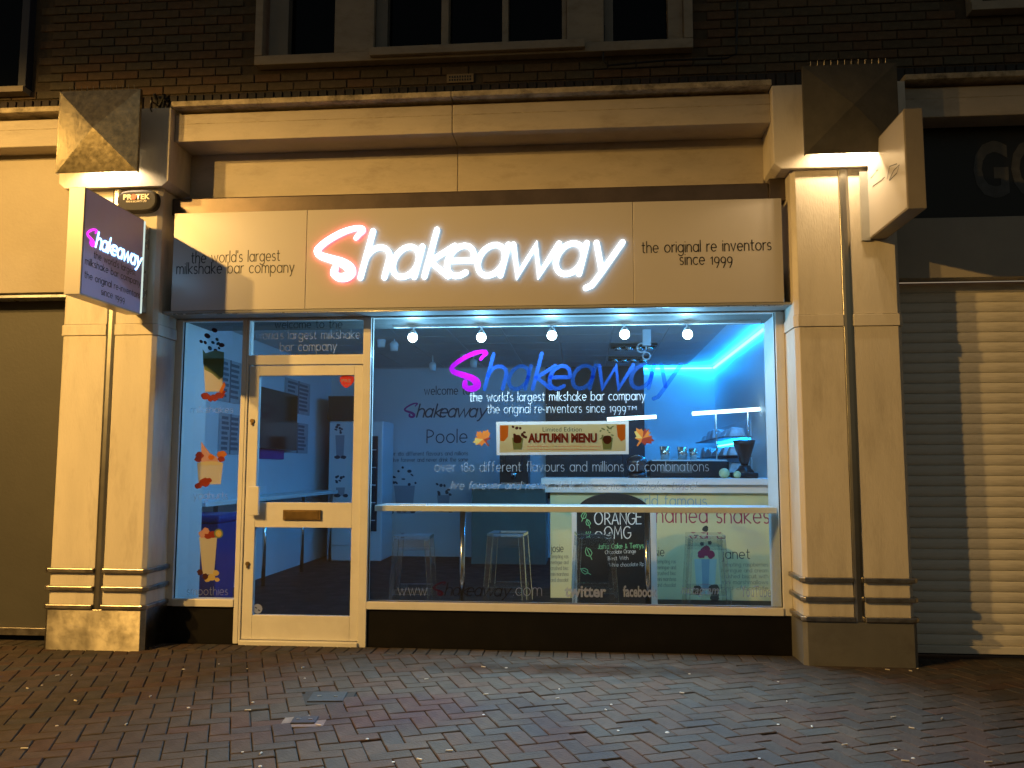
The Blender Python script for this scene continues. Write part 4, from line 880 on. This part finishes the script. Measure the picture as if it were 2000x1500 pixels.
# recessed four-lamp ceiling fittings
for k, (i, j) in enumerate(((7, 5), (7, 7))):
    x, y = XL + .3 + i * .6, .9 + j * .6
    t = thing('recessed_spotlight', (x, y, ZC), ['four-lamp recessed ceiling fitting nearer the window, unlit', 'four-lamp recessed ceiling fitting nearer the back wall, unlit'][k], 'ceiling light', 'recessed ceiling fittings')
    part('frame', M().box(x - .28, x + .28, y - .13, y - .1, ZC - .03, ZC).box(x - .28, x + .28, y + .1, y + .13, ZC - .03, ZC).box(x - .28, x - .25, y - .099, y + .099, ZC - .03, ZC).box(x + .25, x + .28, y - .099, y + .099, ZC - .03, ZC), panel_dark, t)
    for q in range(4): part('reflector', M().lathe([(.052, -.06), (.03, -.0), (.02, .0)], (x - .19 + q * .127, y, ZC - .002), 14), steel_cup, t, smooth=True)
# LED strips round the top of the walls
solo('led_strip', M().box(XR - .03, XR - .004, 1.2, YK - .03, ZC - .04, ZC - .018), e_led, 'bright cyan light strip along the top of the right wall', 'light strip', 'cyan light strips')
solo('led_strip', M().box(XL + .004, XL + .03, .75, 1.45, ZC - .04, ZC - .018), e_led, 'added cyan light strip high on the left wall, hidden by the bulkhead', 'light strip', 'cyan light strips')  # unseen strip, added to bring blue light to the left wall
solo('led_strip', M().box(.50, XR - .04, YK - .03, YK - .008, ZC - .036, ZC - .02), e_led, 'dotted cyan light strip along the top of the back wall', 'light strip', 'cyan light strips')
# track lights in the window
tr = solo('light_track', M().box(-1.6, 1.42, .40, .435, 2.525, 2.5475), grid_m, 'white ceiling track carrying five lit spotlights in the window', 'light track')
for k, u in enumerate((806, 940, 1078, 1220, 1343)):
    v = (659, 659, 655, 653, 653)[k]; c = A(u, v, .40)
    t = thing('track_spotlight', (c.x, .4175, 2.52), ['first', 'second', 'third', 'fourth', 'fifth'][k] + ' lit spotlight from the left on the window track', 'spotlight', 'lit track spotlights')
    part('stem', M().tube([(c.x, .4175, 2.524), (c.x, .4175, c.z + .045)], .008, 8), grid_m, t)
    part('housing', M().lathe([(.018, .06), (.034, .035), (.036, .012)], (c.x, .412, c.z), 14), grid_m, t, smooth=True)
    part('bulb', M().ball((c.x, .40, c.z), .040, 14), e_bulb, t, smooth=True)
    light('spot_beam', 'SPOT', (c.x, .36, c.z - .015), P_TRACK, (.62, .86, 1.0), t, (.15 + (c.x - .15) * .55, -1.75, 0), .025, R(84), 1.0)
    light('spot_fill', 'POINT', (c.x, .455, c.z - .13), 21.0, (.24, .64, 1.0), t, None, .05)
# other ceiling fittings: unlit track heads at the left and a white camera bracket
for k, (u, v) in enumerate(((745, 665), (770, 672), (845, 712), (905, 690), (925, 706))):
    c = A(u, v, 3.2 if v < 690 else 4.6); t = thing('unlit_spotlight', (c.x, c.y, ZC), ['leftmost', 'second', 'middle', 'fourth', 'rightmost'][k] + ' unlit ceiling spotlight left of the window logo', 'spotlight', 'unlit ceiling spotlights')
    part('stem', M().tube([(c.x, c.y, ZC - .005), (c.x, c.y, c.z + .03)], .008, 6), grid_m, t); part('head', M().lathe([(.045, -.08), (.05, .0), (.03, .03)], (c.x, c.y, c.z), 12), grid_m, t, smooth=True)
c = A(1262, 665, 2.7); t = thing('ceiling_bracket', (c.x, c.y, ZC), 'white bracket with hanging rings below the ceiling at the fourth spotlight', 'bracket')
part('block', M().box(c.x - .04, c.x + .05, c.y - .04, c.y + .04, c.z - .06, ZC - .006), grid_m, t, bevel=.006)
for dx, dz, r_ in ((-.05, -.08, .05), (.0, -.17, .04)):
    part('ring', M().tube([(c.x + dx + r_ * math.cos(a), c.y, c.z + dz + r_ * math.sin(a)) for a in [2 * math.pi * i / 18 for i in range(19)]], .009, 6), grid_m, t, smooth=True)
# ---- back wall: panel, lettering
solo('wall_panel', M().box(A(1066, 800, YK).x, A(1258, 800, YK).x, YK - .05, YK - .002, .9, A(1150, 706, YK).z), panel_dark, 'tall black panel on the back wall left of the blue lit corner', 'panel')
wp = thing('wall_lettering', (-1.5, YK, .8), 'dark welcome lettering and drink prints on the white back wall', 'wall lettering')
def bt(s, u0, v0, u1, v1, xh, m_=wall_print, wt=.15): return text('lettering', s, A(u0, v0, YK), A(u1, v1, YK), xh / CF * 12.7, m_, wp, wt=wt, off=.004)
bt('welcome to', 829, 771, 918, 770, 11, wall_print); bt('Poole', 834, 865, 912, 864, 17, wall_print, .12)
p_, q_ = A(813, 815, YK), A(952, 795, YK); logo_flat('lettering', (p_.x, YK, p_.z), (q_.x - p_.x) / 8.3, (1, 0, 0), (0, -1, 0), wp, ([wall_pink, wall_print], lambda i: 0 if i == 0 else 1), off=.004)
bt('over 180 different flavours and millions', 755, 890, 914, 889, 5, wall_print); bt('live forever and never drink the same', 768, 902, 914, 901, 5, wall_print)
def wall_drink(u, v0, v1, seed):
    fl = Flat(YK - .003); rg = random.Random(seed); h = v1 - v0; wd = h * .30
    fl.poly([(u - wd * .75, v0 + h * .4), (u + wd * .75, v0 + h * .4), (u + wd * .55, v1), (u - wd * .55, v1)], 0)
    for k in range(10): fl.ell(u + rg.uniform(-wd, wd) * .8, v0 + rg.uniform(0, .4) * h, rg.uniform(2, 4.5), rg.uniform(1.5, 3.5), 1, rg.uniform(0, 90), 10)
    for k in range(5): fl.blob(u + rg.uniform(-wd, wd), v1 - rg.uniform(0, .1) * h, 5, 1, seed=seed + k, sq=.7)
    part('drink_print', fl.mb, [wall_print2, wall_print], wp)
for u, v0, v1, s in ((790, 912, 1003, 1), (866, 945, 1000, 2), (1036, 992, 1080, 3), (742, 640, 640.5, 4)):
    if v1 - v0 > 5: wall_drink(u, v0, v1, s)
# ---- left wall: menu posters, screen, shelf, bin
def on_left(u0, v0, u1, v1):
    a, b = AX(u0, v0, XL), AX(u1, v1, XL); return a.y, b.y, b.z, a.z
posters = [((425, 697), (466, 790), 'upper pair of menu posters seen through the narrow window'), ((427, 806), (464, 888), 'lower pair of menu posters seen through the narrow window'), ((556, 737), (602, 812), 'upper menu poster seen through the door glass'), ((556, 822), (598, 886), 'lower menu poster seen through the door glass')]
for (a, b), (c, d), lab in posters:
    y0, y1, z0, z1 = on_left(a, b, c, d)
    t = thing('menu_poster', (XL, y0, z0), lab, 'poster', 'menu posters on the left wall')
    part('board', M().box(XL + .001, XL + .02, y0, y1, z0, z1), poster_m, t)
    pm = M()
    for q in range(2):
        for r_ in range(7):
            ya, yb = y0 + (y1 - y0) * (.08 + q * .46), y0 + (y1 - y0) * (.46 + q * .46); zz = z1 - (z1 - z0) * (.1 + r_ * .125)
            pm.box(XL + .0202, XL + .0215, ya, yb - (yb - ya) * random.uniform(0, .3), zz - .02, zz + .012)
    pm.box(XL + .0202, XL + .026, y0 + (y1 - y0) * .485, y0 + (y1 - y0) * .515, z0, z1); part('print', pm, poster_line, t)
y0, y1, z0, z1 = on_left(500, 735, 550, 897); solo('purple_board', M().box(XL + .002, XL + .03, y0, y1, z0, 2.25), purple_m, 'purple board behind the wall screen', 'board')
y0, y1, z0, z1 = on_left(480, 752, 562, 880)
tv = thing('wall_screen', (XL, y0, z0), 'dark wall screen on a purple board seen through the door', 'screen'); part('casing', M().box(XL + .06, XL + .12, y0, y1, z0, z1), tv_m, tv, bevel=.006); part('bracket', M().box(XL + .031, XL + .059, y0 + .3, y1 - .3, z0 + .2, z1 - .2), panel_dark, tv)
ls = thing('wall_bar', (XL, 3, ZF), 'pale bar shelf along the left wall behind the door', 'bar shelf'); part('top', M().box(XL + .002, XL + .36, 1.2, 5.6, .985, 1.03), ctr_white, ls, bevel=.004)
for q in (1.6, 2.9, 4.2, 5.4): part('leg', M().tube([(XL + .28, q, ZF), (XL + .28, q, .984)], .022, 10), chrome, ls, smooth=True)
c = AX(430, 990, XL + .3)
bn = thing('blue_bin', (-3.52, 1.25, ZF), 'blue plastic bin behind the narrow window', 'bin')
bx0, bx1, by0, by1 = -3.72, -3.30, .95, 1.42
part('body', M().add([(bx0 + .03, by0 + .03, ZF), (bx1 - .03, by0 + .03, ZF), (bx1 - .03, by1 - .03, ZF), (bx0 + .03, by1 - .03, ZF), (bx0, by0, .85), (bx1, by0, .85), (bx1, by1, .85), (bx0, by1, .85)], [(0, 3, 2, 1), (4, 5, 6, 7), (0, 1, 5, 4), (1, 2, 6, 5), (2, 3, 7, 6), (3, 0, 4, 7)]), blue_bin, bn, bevel=.01)
part('lid', M().box(bx0 - .015, bx1 + .015, by0 - .015, by1 + .015, .852, .93), blue_bin, bn, bevel=.03)
# ---- fridge
fx0, fx1, fy = A(640, 950, 5.45).x, A(746, 950, 5.45).x, 5.45; fzt = A(690, 822, fy).z
fg = thing('display_fridge', ((fx0 + fx1) / 2, fy + .3, ZF), 'tall white display fridge at the back behind the door', 'fridge')
part('cabinet', M().box(fx0, fx1, fy + .02, YK - .05, ZF, fzt), fridge_m, fg, bevel=.02)
xm = fx0 + (fx1 - fx0) * .55
part('side_panel', M().box(fx0 + .01, xm, fy, fy + .019, .25, fzt - .02), fridge_m, fg, bevel=.008); gd = part('glass_door', M().box(xm + .03, fx1 - .07, fy, fy + .019, .45, fzt - .22), fridge_in, fg, bevel=.006)
for q in range(5): part('shelf_edge', M().box(xm + .05, fx1 - .09, fy - .004, fy - .001, .6 + q * .25, .612 + q * .25), fridge_m, gd)
part('header', M().box(fx0 - .02, xm + .02, fy + .0, YK - .1, fzt + .002, fzt + .36), panel_dark, fg)
fl = Flat(fy - .001); rg = random.Random(9)
for (u, v0, v1) in ((664, 828, 893), (665, 930, 968)):
    fl.poly([(u - 9, v0 + 22), (u + 9, v0 + 22), (u + 7, v1), (u - 7, v1)], 0)
    for k in range(8): fl.ell(u + rg.uniform(-8, 8), v0 + rg.uniform(0, 22), rg.uniform(2, 3.5), rg.uniform(1.6, 3), 1, 20, 8)
    for k in range(4): fl.blob(u + rg.uniform(-10, 10), v1, 5, 1, seed=k, sq=.7)
part('drink_print', fl.mb, [wall_print2, wall_print], fg)
# ---- window bar
bz = A(1100, 989, .10).z
wb_ = thing('window_bar', (-.1, .3, ZF), 'narrow white bar shelf running along the inside of the display window', 'bar shelf')
part('top', M().box(-1.655, 1.44, .105, .50, bz - .045, bz), ctr_white, wb_, bevel=.003)
for u in (903, 1264): x = A(u, 1080, .30).x; part('leg', M().tube([(x, .30, ZF), (x, .30, bz - .046)], .021, 14), chrome, wb_, smooth=True); part('foot', M().lathe([(.09, 0), (.085, .012), (.02, .02)], (x, .30, ZF), 18), chrome, wb_, smooth=True)
pmx = A(785, 985, .25).x; solo('menu_card', M().box(pmx, pmx + .21, .18, .32, bz + .001, bz + .006), ctr_white, 'small white card lying on the left end of the window bar', 'card')
# ---- clear stools
def stool_proto():
    t = thing('bar_stool', (0, 0, ZF), 'x', 'stool', 'clear plastic bar stools at the window bar'); h = .745; w_, f_ = .155, .20
    part('seat', M().box(-w_, w_, -w_, w_, ZF + h - .03, ZF + h).box(-w_, w_, -w_, -w_ + .012, ZF + h - .12, ZF + h - .0302).box(-w_, w_, w_ - .012, w_, ZF + h - .12, ZF + h - .0302), acryl, t, bevel=.012)
    for sx in (-1, 1):
        for sy in (-1, 1):
            a, b = sx * w_, sy * w_; c, d = sx * f_, sy * f_; e = .038
            part('leg', M().add([(c - sx * e, d - sy * e, ZF), (c, d - sy * e, ZF), (c, d, ZF), (c - sx * e, d, ZF), (a - sx * e * 1.2, b - sy * e * 1.2, ZF + h - .031), (a, b - sy * e * 1.2, ZF + h - .031), (a, b, ZF + h - .031), (a - sx * e * 1.2, b, ZF + h - .031)],
                            [(0, 3, 2, 1), (4, 5, 6, 7), (0, 1, 5, 4), (1, 2, 6, 5), (2, 3, 7, 6), (3, 0, 4, 7)]), acryl, t, bevel=.006)
    part('footrest', M().box(-.15, .15, -.195, -.17, ZF + .26, ZF + .30).box(-.15, .15, .17, .195, ZF + .26, ZF + .30), acryl, t, bevel=.005)
    return t
proto = stool_proto()
for k, (u, yy, rz, lab) in enumerate(((808, .86, 3, 'leftmost clear stool, beside the left bar leg'), (992, .86, -4, 'second clear stool from the left, right of the left bar leg'), (1160, .86, 5, 'clear stool in front of the chalkboard'), (1378, .86, -3, 'rightmost clear stool in front of the printed counter'))):
    p = A(u, 1100, yy)
    if k == 0: o = proto
    else:
        o = proto.copy(); col.objects.link(o)
        for ch in proto.children: c = ch.copy(); col.objects.link(c); c.parent = o
    o.location = (p.x, yy, ZF); o.rotation_euler = (0, 0, R(rz)); o['label'] = lab
# ---- chalkboard
CY = 1.45
cb_ = thing('chalkboard', (A(1200, 1100, CY).x, CY, ZF), 'arched black chalkboard in a white frame behind the window bar', 'chalkboard')
x0, x1 = A(1117, 1080, CY).x, A(1283, 1080, CY).x; xi0, xi1 = A(1127, 1080, CY).x, A(1271, 1080, CY).x; zt_ = A(1190, 1000, CY).z; za = A(1195, 963, CY).z
part('frame_post', M().box(x0, xi0 - .001, CY, CY + .04, ZF, zt_ + .04), upvc, cb_, bevel=.004); part('frame_post', M().box(xi1 + .001, x1, CY, CY + .04, ZF, zt_ + .04), upvc, cb_, bevel=.004)
xc = (xi0 + xi1) / 2; hw = (xi1 - xi0) / 2
part('board', M().prism([(xi0, ZF + .05), (xi1, ZF + .05), (xi1, zt_)] + [(xc + hw * math.cos(R(a)), zt_ + (za - zt_) * math.sin(R(a))) for a in range(10, 171, 10)] + [(xi0, zt_)], CY + .005, CY + .03, axis='y'), chalk_b, cb_)
def ct(s, u0, v0, u1, v1, xh, m_=chalk_w, wt=.14): return text('chalk_writing', s, A(u0, v0, CY), A(u1, v1, CY), xh / CF * 7.95, m_, cb_, wt=wt, jit=.06, off=-.0035, gap=.28)
ct('ORANGE', 1162, 1025, 1253, 1023, 15.5, wt=.13); ct('OMG', 1181, 1053, 1232, 1052, 15, wt=.13); ct("Jaffa Cake & Terrys", 1168, 1072, 1257, 1070, 6, chalk_g, .2)
ct('Chocolate Orange', 1182, 1082, 1242, 1080, 4.5); ct('Best With', 1188, 1094, 1227, 1093, 4.5); ct('White chocolate Rp', 1190, 1107, 1258, 1105, 4.5)
lfm = M()
for (u, v, r_, ro) in ((1140, 1008, 10, -20), (1149, 1022, 9, 20), (1150, 1080, 13, 25), (1143, 1116, 11, 60)):
    pts = [(0, -1.1), (.0, -.6), (.45, -.2), (.4, .4), (0, .9), (-.4, .4), (-.45, -.2), (0, -.6), (0, .6)]; q_ = math.cos(R(ro)), math.sin(R(ro))
    pp = [A(u + r_ * (a * q_[0] - b * q_[1]), v - r_ * (a * q_[1] + b * q_[0]), CY) for a, b in pts]; ribbon(lfm, [(p.x, p.z) for p in pp], .006, (Vector((0, CY, 0)), ex, ey, nn), -.0035)
part('chalk_drawing', lfm, chalk_g, cb_)
# ---- serving counter
QY = 2.35; cx0 = A(1075, 1100, QY).x; ctz = A(1250, 934, QY - .08).z
ct_ = thing('serving_counter', (.8, QY, ZF), 'serving counter with white top and yellow printed front', 'counter')
part('front', M().box(cx0, XR - .003, QY, QY + .05, ZF, ctz - .15), ctr_front, ct_); part('end', M().box(cx0, cx0 + .05, QY + .051, QY + .75, ZF, ctz - .15), ctr_front, ct_)
part('top', M().box(cx0 - .09, XR - .003, QY - .10, QY + .78, ctz - .065, ctz), ctr_white, ct_, bevel=.004); part('top_riser', M().box(cx0 - .05, XR - .003, QY - .05, QY + .74, ctz - .149, ctz - .066), ctr_white, ct_, bevel=.003)
def kt(s, u0, v0, u1, v1, xh, m_=dark_print, wt=.13): return text('lettering', s, A(u0, v0, QY), A(u1, v1, QY), xh / CF * 8.85, m_, ct_, wt=wt, off=.0015)
kt('world famous', 1225, 987, 1380, 988, 13, grey_blue); kt('named shakes', 1282, 1020, 1502, 1022, 20, maroon, .12); kt('josie', 1077, 1078, 1100, 1078, 9.5); kt('rosie', 1262, 1086, 1297, 1086, 11); kt('janet', 1412, 1091, 1464, 1091, 12)
for (u0, u1, v0) in ((1076, 1110, 1090), (1283, 1320, 1100), (1410, 1500, 1106)):
    for k, s in enumerate(('tempting raspberries', 'meringue and cream', 'crushed biscuit with', 'mini marshmallows', 'and chocolate')):
        kt(s[:12] if u1 - u0 < 50 else s, u0, v0 + k * 11.5, u1, v0 + k * 11.5, 4.5, paint('counter_small_print', (.30, .30, .20), .5) if 'counter_small_print' not in MATS else MATS['counter_small_print'], .16)
fl = Flat(QY - .001); fl.poly([(1356, 1092), (1400, 1092), (1395, 1160), (1361, 1160)], 0); fl.poly([(1370, 1092), (1386, 1092), (1384, 1150), (1372, 1150)], 1)
for (a, b, r_) in ((1378, 1033, 6), (1359, 1046, 4.5), (1371, 1062, 4), (1386, 1060, 4), (1362, 1152, 9), (1395, 1150, 10), (1396, 1166, 9)): fl.blob(a, b, r_, 2, seed=int(a))
for (a, b, r_) in ((1378, 1076, 10), (1370, 1083, 8), (1388, 1083, 8)): fl.blob(a, b, r_, 3, seed=int(a))
part('drink_print', fl.mb, [paint('cup_print_pale', (.45, .62, .55), .5), grey_blue, dark_print, maroon], ct_)
# back counter at the left with a black shake machine
by = 5.3; bx0, bx1 = A(921, 1000, by).x, A(1066, 1000, by).x; bzt = A(990, 946, by).z
bc = thing('back_counter', ((bx0 + bx1) / 2, by, ZF), 'low dim green counter unit at the back left of the serving counter', 'counter')
part('carcass', M().box(bx0, bx1, by, by + .6, ZF, bzt - .06), paint('dim_green_panel', (.10, .14, .11), .5), bc); part('top', M().box(bx0 - .03, bx1 + .3, by - .04, by + .62, bzt - .058, bzt), ctr_white, bc, bevel=.004)
mx0, mx1 = A(976, 900, by + .1).x, A(1032, 900, by + .1).x; mh = A(1000, 880, by + .1).z
sm = thing('shake_machine', ((mx0 + mx1) / 2, by + .2, bzt), 'black shake machine standing on the back counter', 'machine')
part('body', M().box(mx0, mx1, by + .1, by + .5, bzt + .001, mh).box(mx0 + .08, mx1 - .08, by + .02, by + .099, bzt + .18, mh - .02), machine, sm, bevel=.01); part('spout', M().lathe([(.03, 0), (.05, .1)], ((mx0 + mx1) / 2, by + .05, bzt + .08), 12), steel_cup, sm, smooth=True); part('drip_tray', M().box(mx0 + .03, mx1 - .03, by - .03, by + .099, bzt + .001, bzt + .025), steel_cup, sm)
# coffee machine on the counter
ey_ = QY + .30; ex0, ex1 = A(1268, 910, ey_).x, A(1424, 910, ey_).x; ez = A(1340, 898, ey_).z
em = thing('coffee_machine', ((ex0 + ex1) / 2, ey_ + .2, ctz), 'long black coffee machine on the serving counter', 'coffee machine')
part('body', M().box(ex0, ex1, ey_, ey_ + .42, ctz + .001, ez - .014), machine, em, bevel=.012); part('warming_top', M().box(ex0 + .03, ex1 - .02, ey_ + .01, ey_ + .40, ez - .013, ez), ctr_white, em, bevel=.003)
part('back_panel', M().box(ex0 + .12, ex0 + .45, ey_ - .006, ey_ - .0005, ctz + .05, ez - .05), paint('panel_grey', (.07, .07, .065), .4), em)
for k, (u0, u1, v0, lab) in enumerate(((1289, 1309, 872, 'leftmost steel shaker cup on the coffee machine'), (1323, 1343, 873, 'middle steel shaker cup on the coffee machine'), (1346, 1362, 876, 'rightmost and shortest steel shaker cup on the coffee machine'))):
    a, b = A(u0, 890, ey_ + .15), A(u1, 890, ey_ + .15); r_ = (b.x - a.x) / 2; h = A(u0, v0, ey_ + .15).z - ez
    o = solo('shaker_cup', M().lathe([(r_ * .8, 0), (r_, h), (r_ * .94, h), (r_ * .74, .012)], ((a.x + b.x) / 2, ey_ + .15, ez + .0005), 20), steel_cup, lab, 'cup', 'steel shaker cups', smooth=True)
bz0 = A(1244, 905, QY + .25); bl = thing('blender', (bz0.x, QY + .25, ctz), 'dark rounded blender left of the coffee machine', 'blender')
part('jug', M().lathe([(.06, .05), (.105, .10), (.115, .17), (.09, .215), (.04, .235), (.02, .245)], (bz0.x, QY + .25, ctz), 18), grinder_m, bl, smooth=True); part('base', M().lathe([(.10, .001), (.09, .05)], (bz0.x, QY + .25, ctz), 18), machine, bl, smooth=True)
for k, (u, lab) in enumerate(((1414, 'pale lime on the counter left of the coffee grinder, larger one'), (1439, 'pale lime on the counter against the coffee grinder'))):
    p = A(u, 924, QY + .1); r_ = (.055, .04)[k]; solo('lime', M().ball((p.x, QY + .08, ctz + r_ * .93), r_, 14, (1, 1, .95)), lime_m, lab, 'fruit', 'limes on the counter', smooth=True)
gx = A(1454, 900, QY + .2).x; gr = thing('coffee_grinder', (gx, QY + .2, ctz), 'dark coffee grinder with a funnel hopper at the right end of the counter', 'grinder')
gz = A(1454, 860, QY + .2).z; hgt = gz - ctz
part('hopper', M().lathe([(.035, hgt * .34), (.05, hgt * .45), (.105, hgt * .88), (.118, hgt), (.10, hgt), (.08, hgt * .8)], (gx, QY + .2, ctz), 20), grinder_m, gr, smooth=True)
part('body', M().lathe([(.10, .001), (.10, .07), (.07, .10), (.055, hgt * .335)], (gx, QY + .2, ctz), 16), machine, gr, smooth=True); part('base', M().box(gx - .12, gx + .12, QY + .10, QY + .36, ctz + .0005, ctz + .06), machine, gr, bevel=.008)
# lit bars above the counter on thin posts
for k, (u0, v0, u1, v1, yy, lab) in enumerate(((1186, 819, 1282, 814, 2.95, 'shorter bright white light bar left of the blue corner'), (1352, 808, 1484, 799, 2.95, 'longer bright white light bar at the right above the counter'))):
    a, b = A(u0, v0, yy), A(u1, v1, yy)
    t = thing('light_bar', ((a.x + b.x) / 2, yy, ctz), lab, 'light bar', 'white light bars over the counter'); part('tube', M().tube([a, b], .021, 12), e_tube, t, smooth=True)
    for f in ((.35, .82) if k else (.3,)): x = a.x + (b.x - a.x) * f; part('post', M().tube([(x, yy, ctz + .001), (x, yy, a.z + (b.z - a.z) * f - .022)], .008, 8), chrome if k else machine, t, smooth=True)
# shelves with packets on the right wall
sv = thing('wall_shelves', (XR, 4.2, 1.3), 'stacked shelves on the right wall above the counter', 'shelves'); 
for z in (1.30, 1.50, 1.72): part('shelf', M().box(XR - .34, XR - .002, 3.5, 5.9, z - .012, z), machine, sv)
part('back_board', M().box(XR - .012, XR - .002, 3.5, 5.9, 1.29, 1.92), fridge_m, sv)
solo('led_strip', M().box(XR - .033, XR - .014, 3.55, 5.85, 1.66, 1.675), e_led, 'cyan light strip under the packet shelves', 'light strip', 'cyan light strips')
ORD = ['first', 'second', 'third', 'fourth', 'fifth', 'sixth', 'seventh', 'eighth', 'ninth', 'tenth', 'eleventh', 'twelfth']
rg = random.Random(11)
for z in (1.30, 1.50, 1.72):
    y = 3.55; n_ = 0
    while y < 5.75:
        h = rg.uniform(.09, .15); d_ = rg.uniform(.2, .32); a = rg.uniform(-.02, .02)
        m_ = M(); x1_ = XR - .05 - rg.uniform(0, .04); m_.add([(x1_ - .2, y, z + .001), (x1_, y, z + .001), (x1_, y + d_, z + .001), (x1_ - .2, y + d_, z + .001), (x1_ - .17 + a, y + .03, z + h), (x1_ - .03, y + .02, z + h * .9), (x1_ - .03, y + d_ - .02, z + h), (x1_ - .17 + a, y + d_ - .03, z + h * .85)],
            [(0, 3, 2, 1), (4, 5, 6, 7), (0, 1, 5, 4), (1, 2, 6, 5), (2, 3, 7, 6), (3, 0, 4, 7)])
        o = solo('packet', m_, packet_m, '%s white packet from the window end of the %s packet shelf' % (ORD[n_], {1.30: 'lowest', 1.50: 'middle', 1.72: 'top'}[z]), 'packet', 'packets on the %s shelf' % {1.30: 'lowest', 1.50: 'middle', 1.72: 'top'}[z], bevel=.01); y += d_ + rg.uniform(.0, .04); n_ += 1
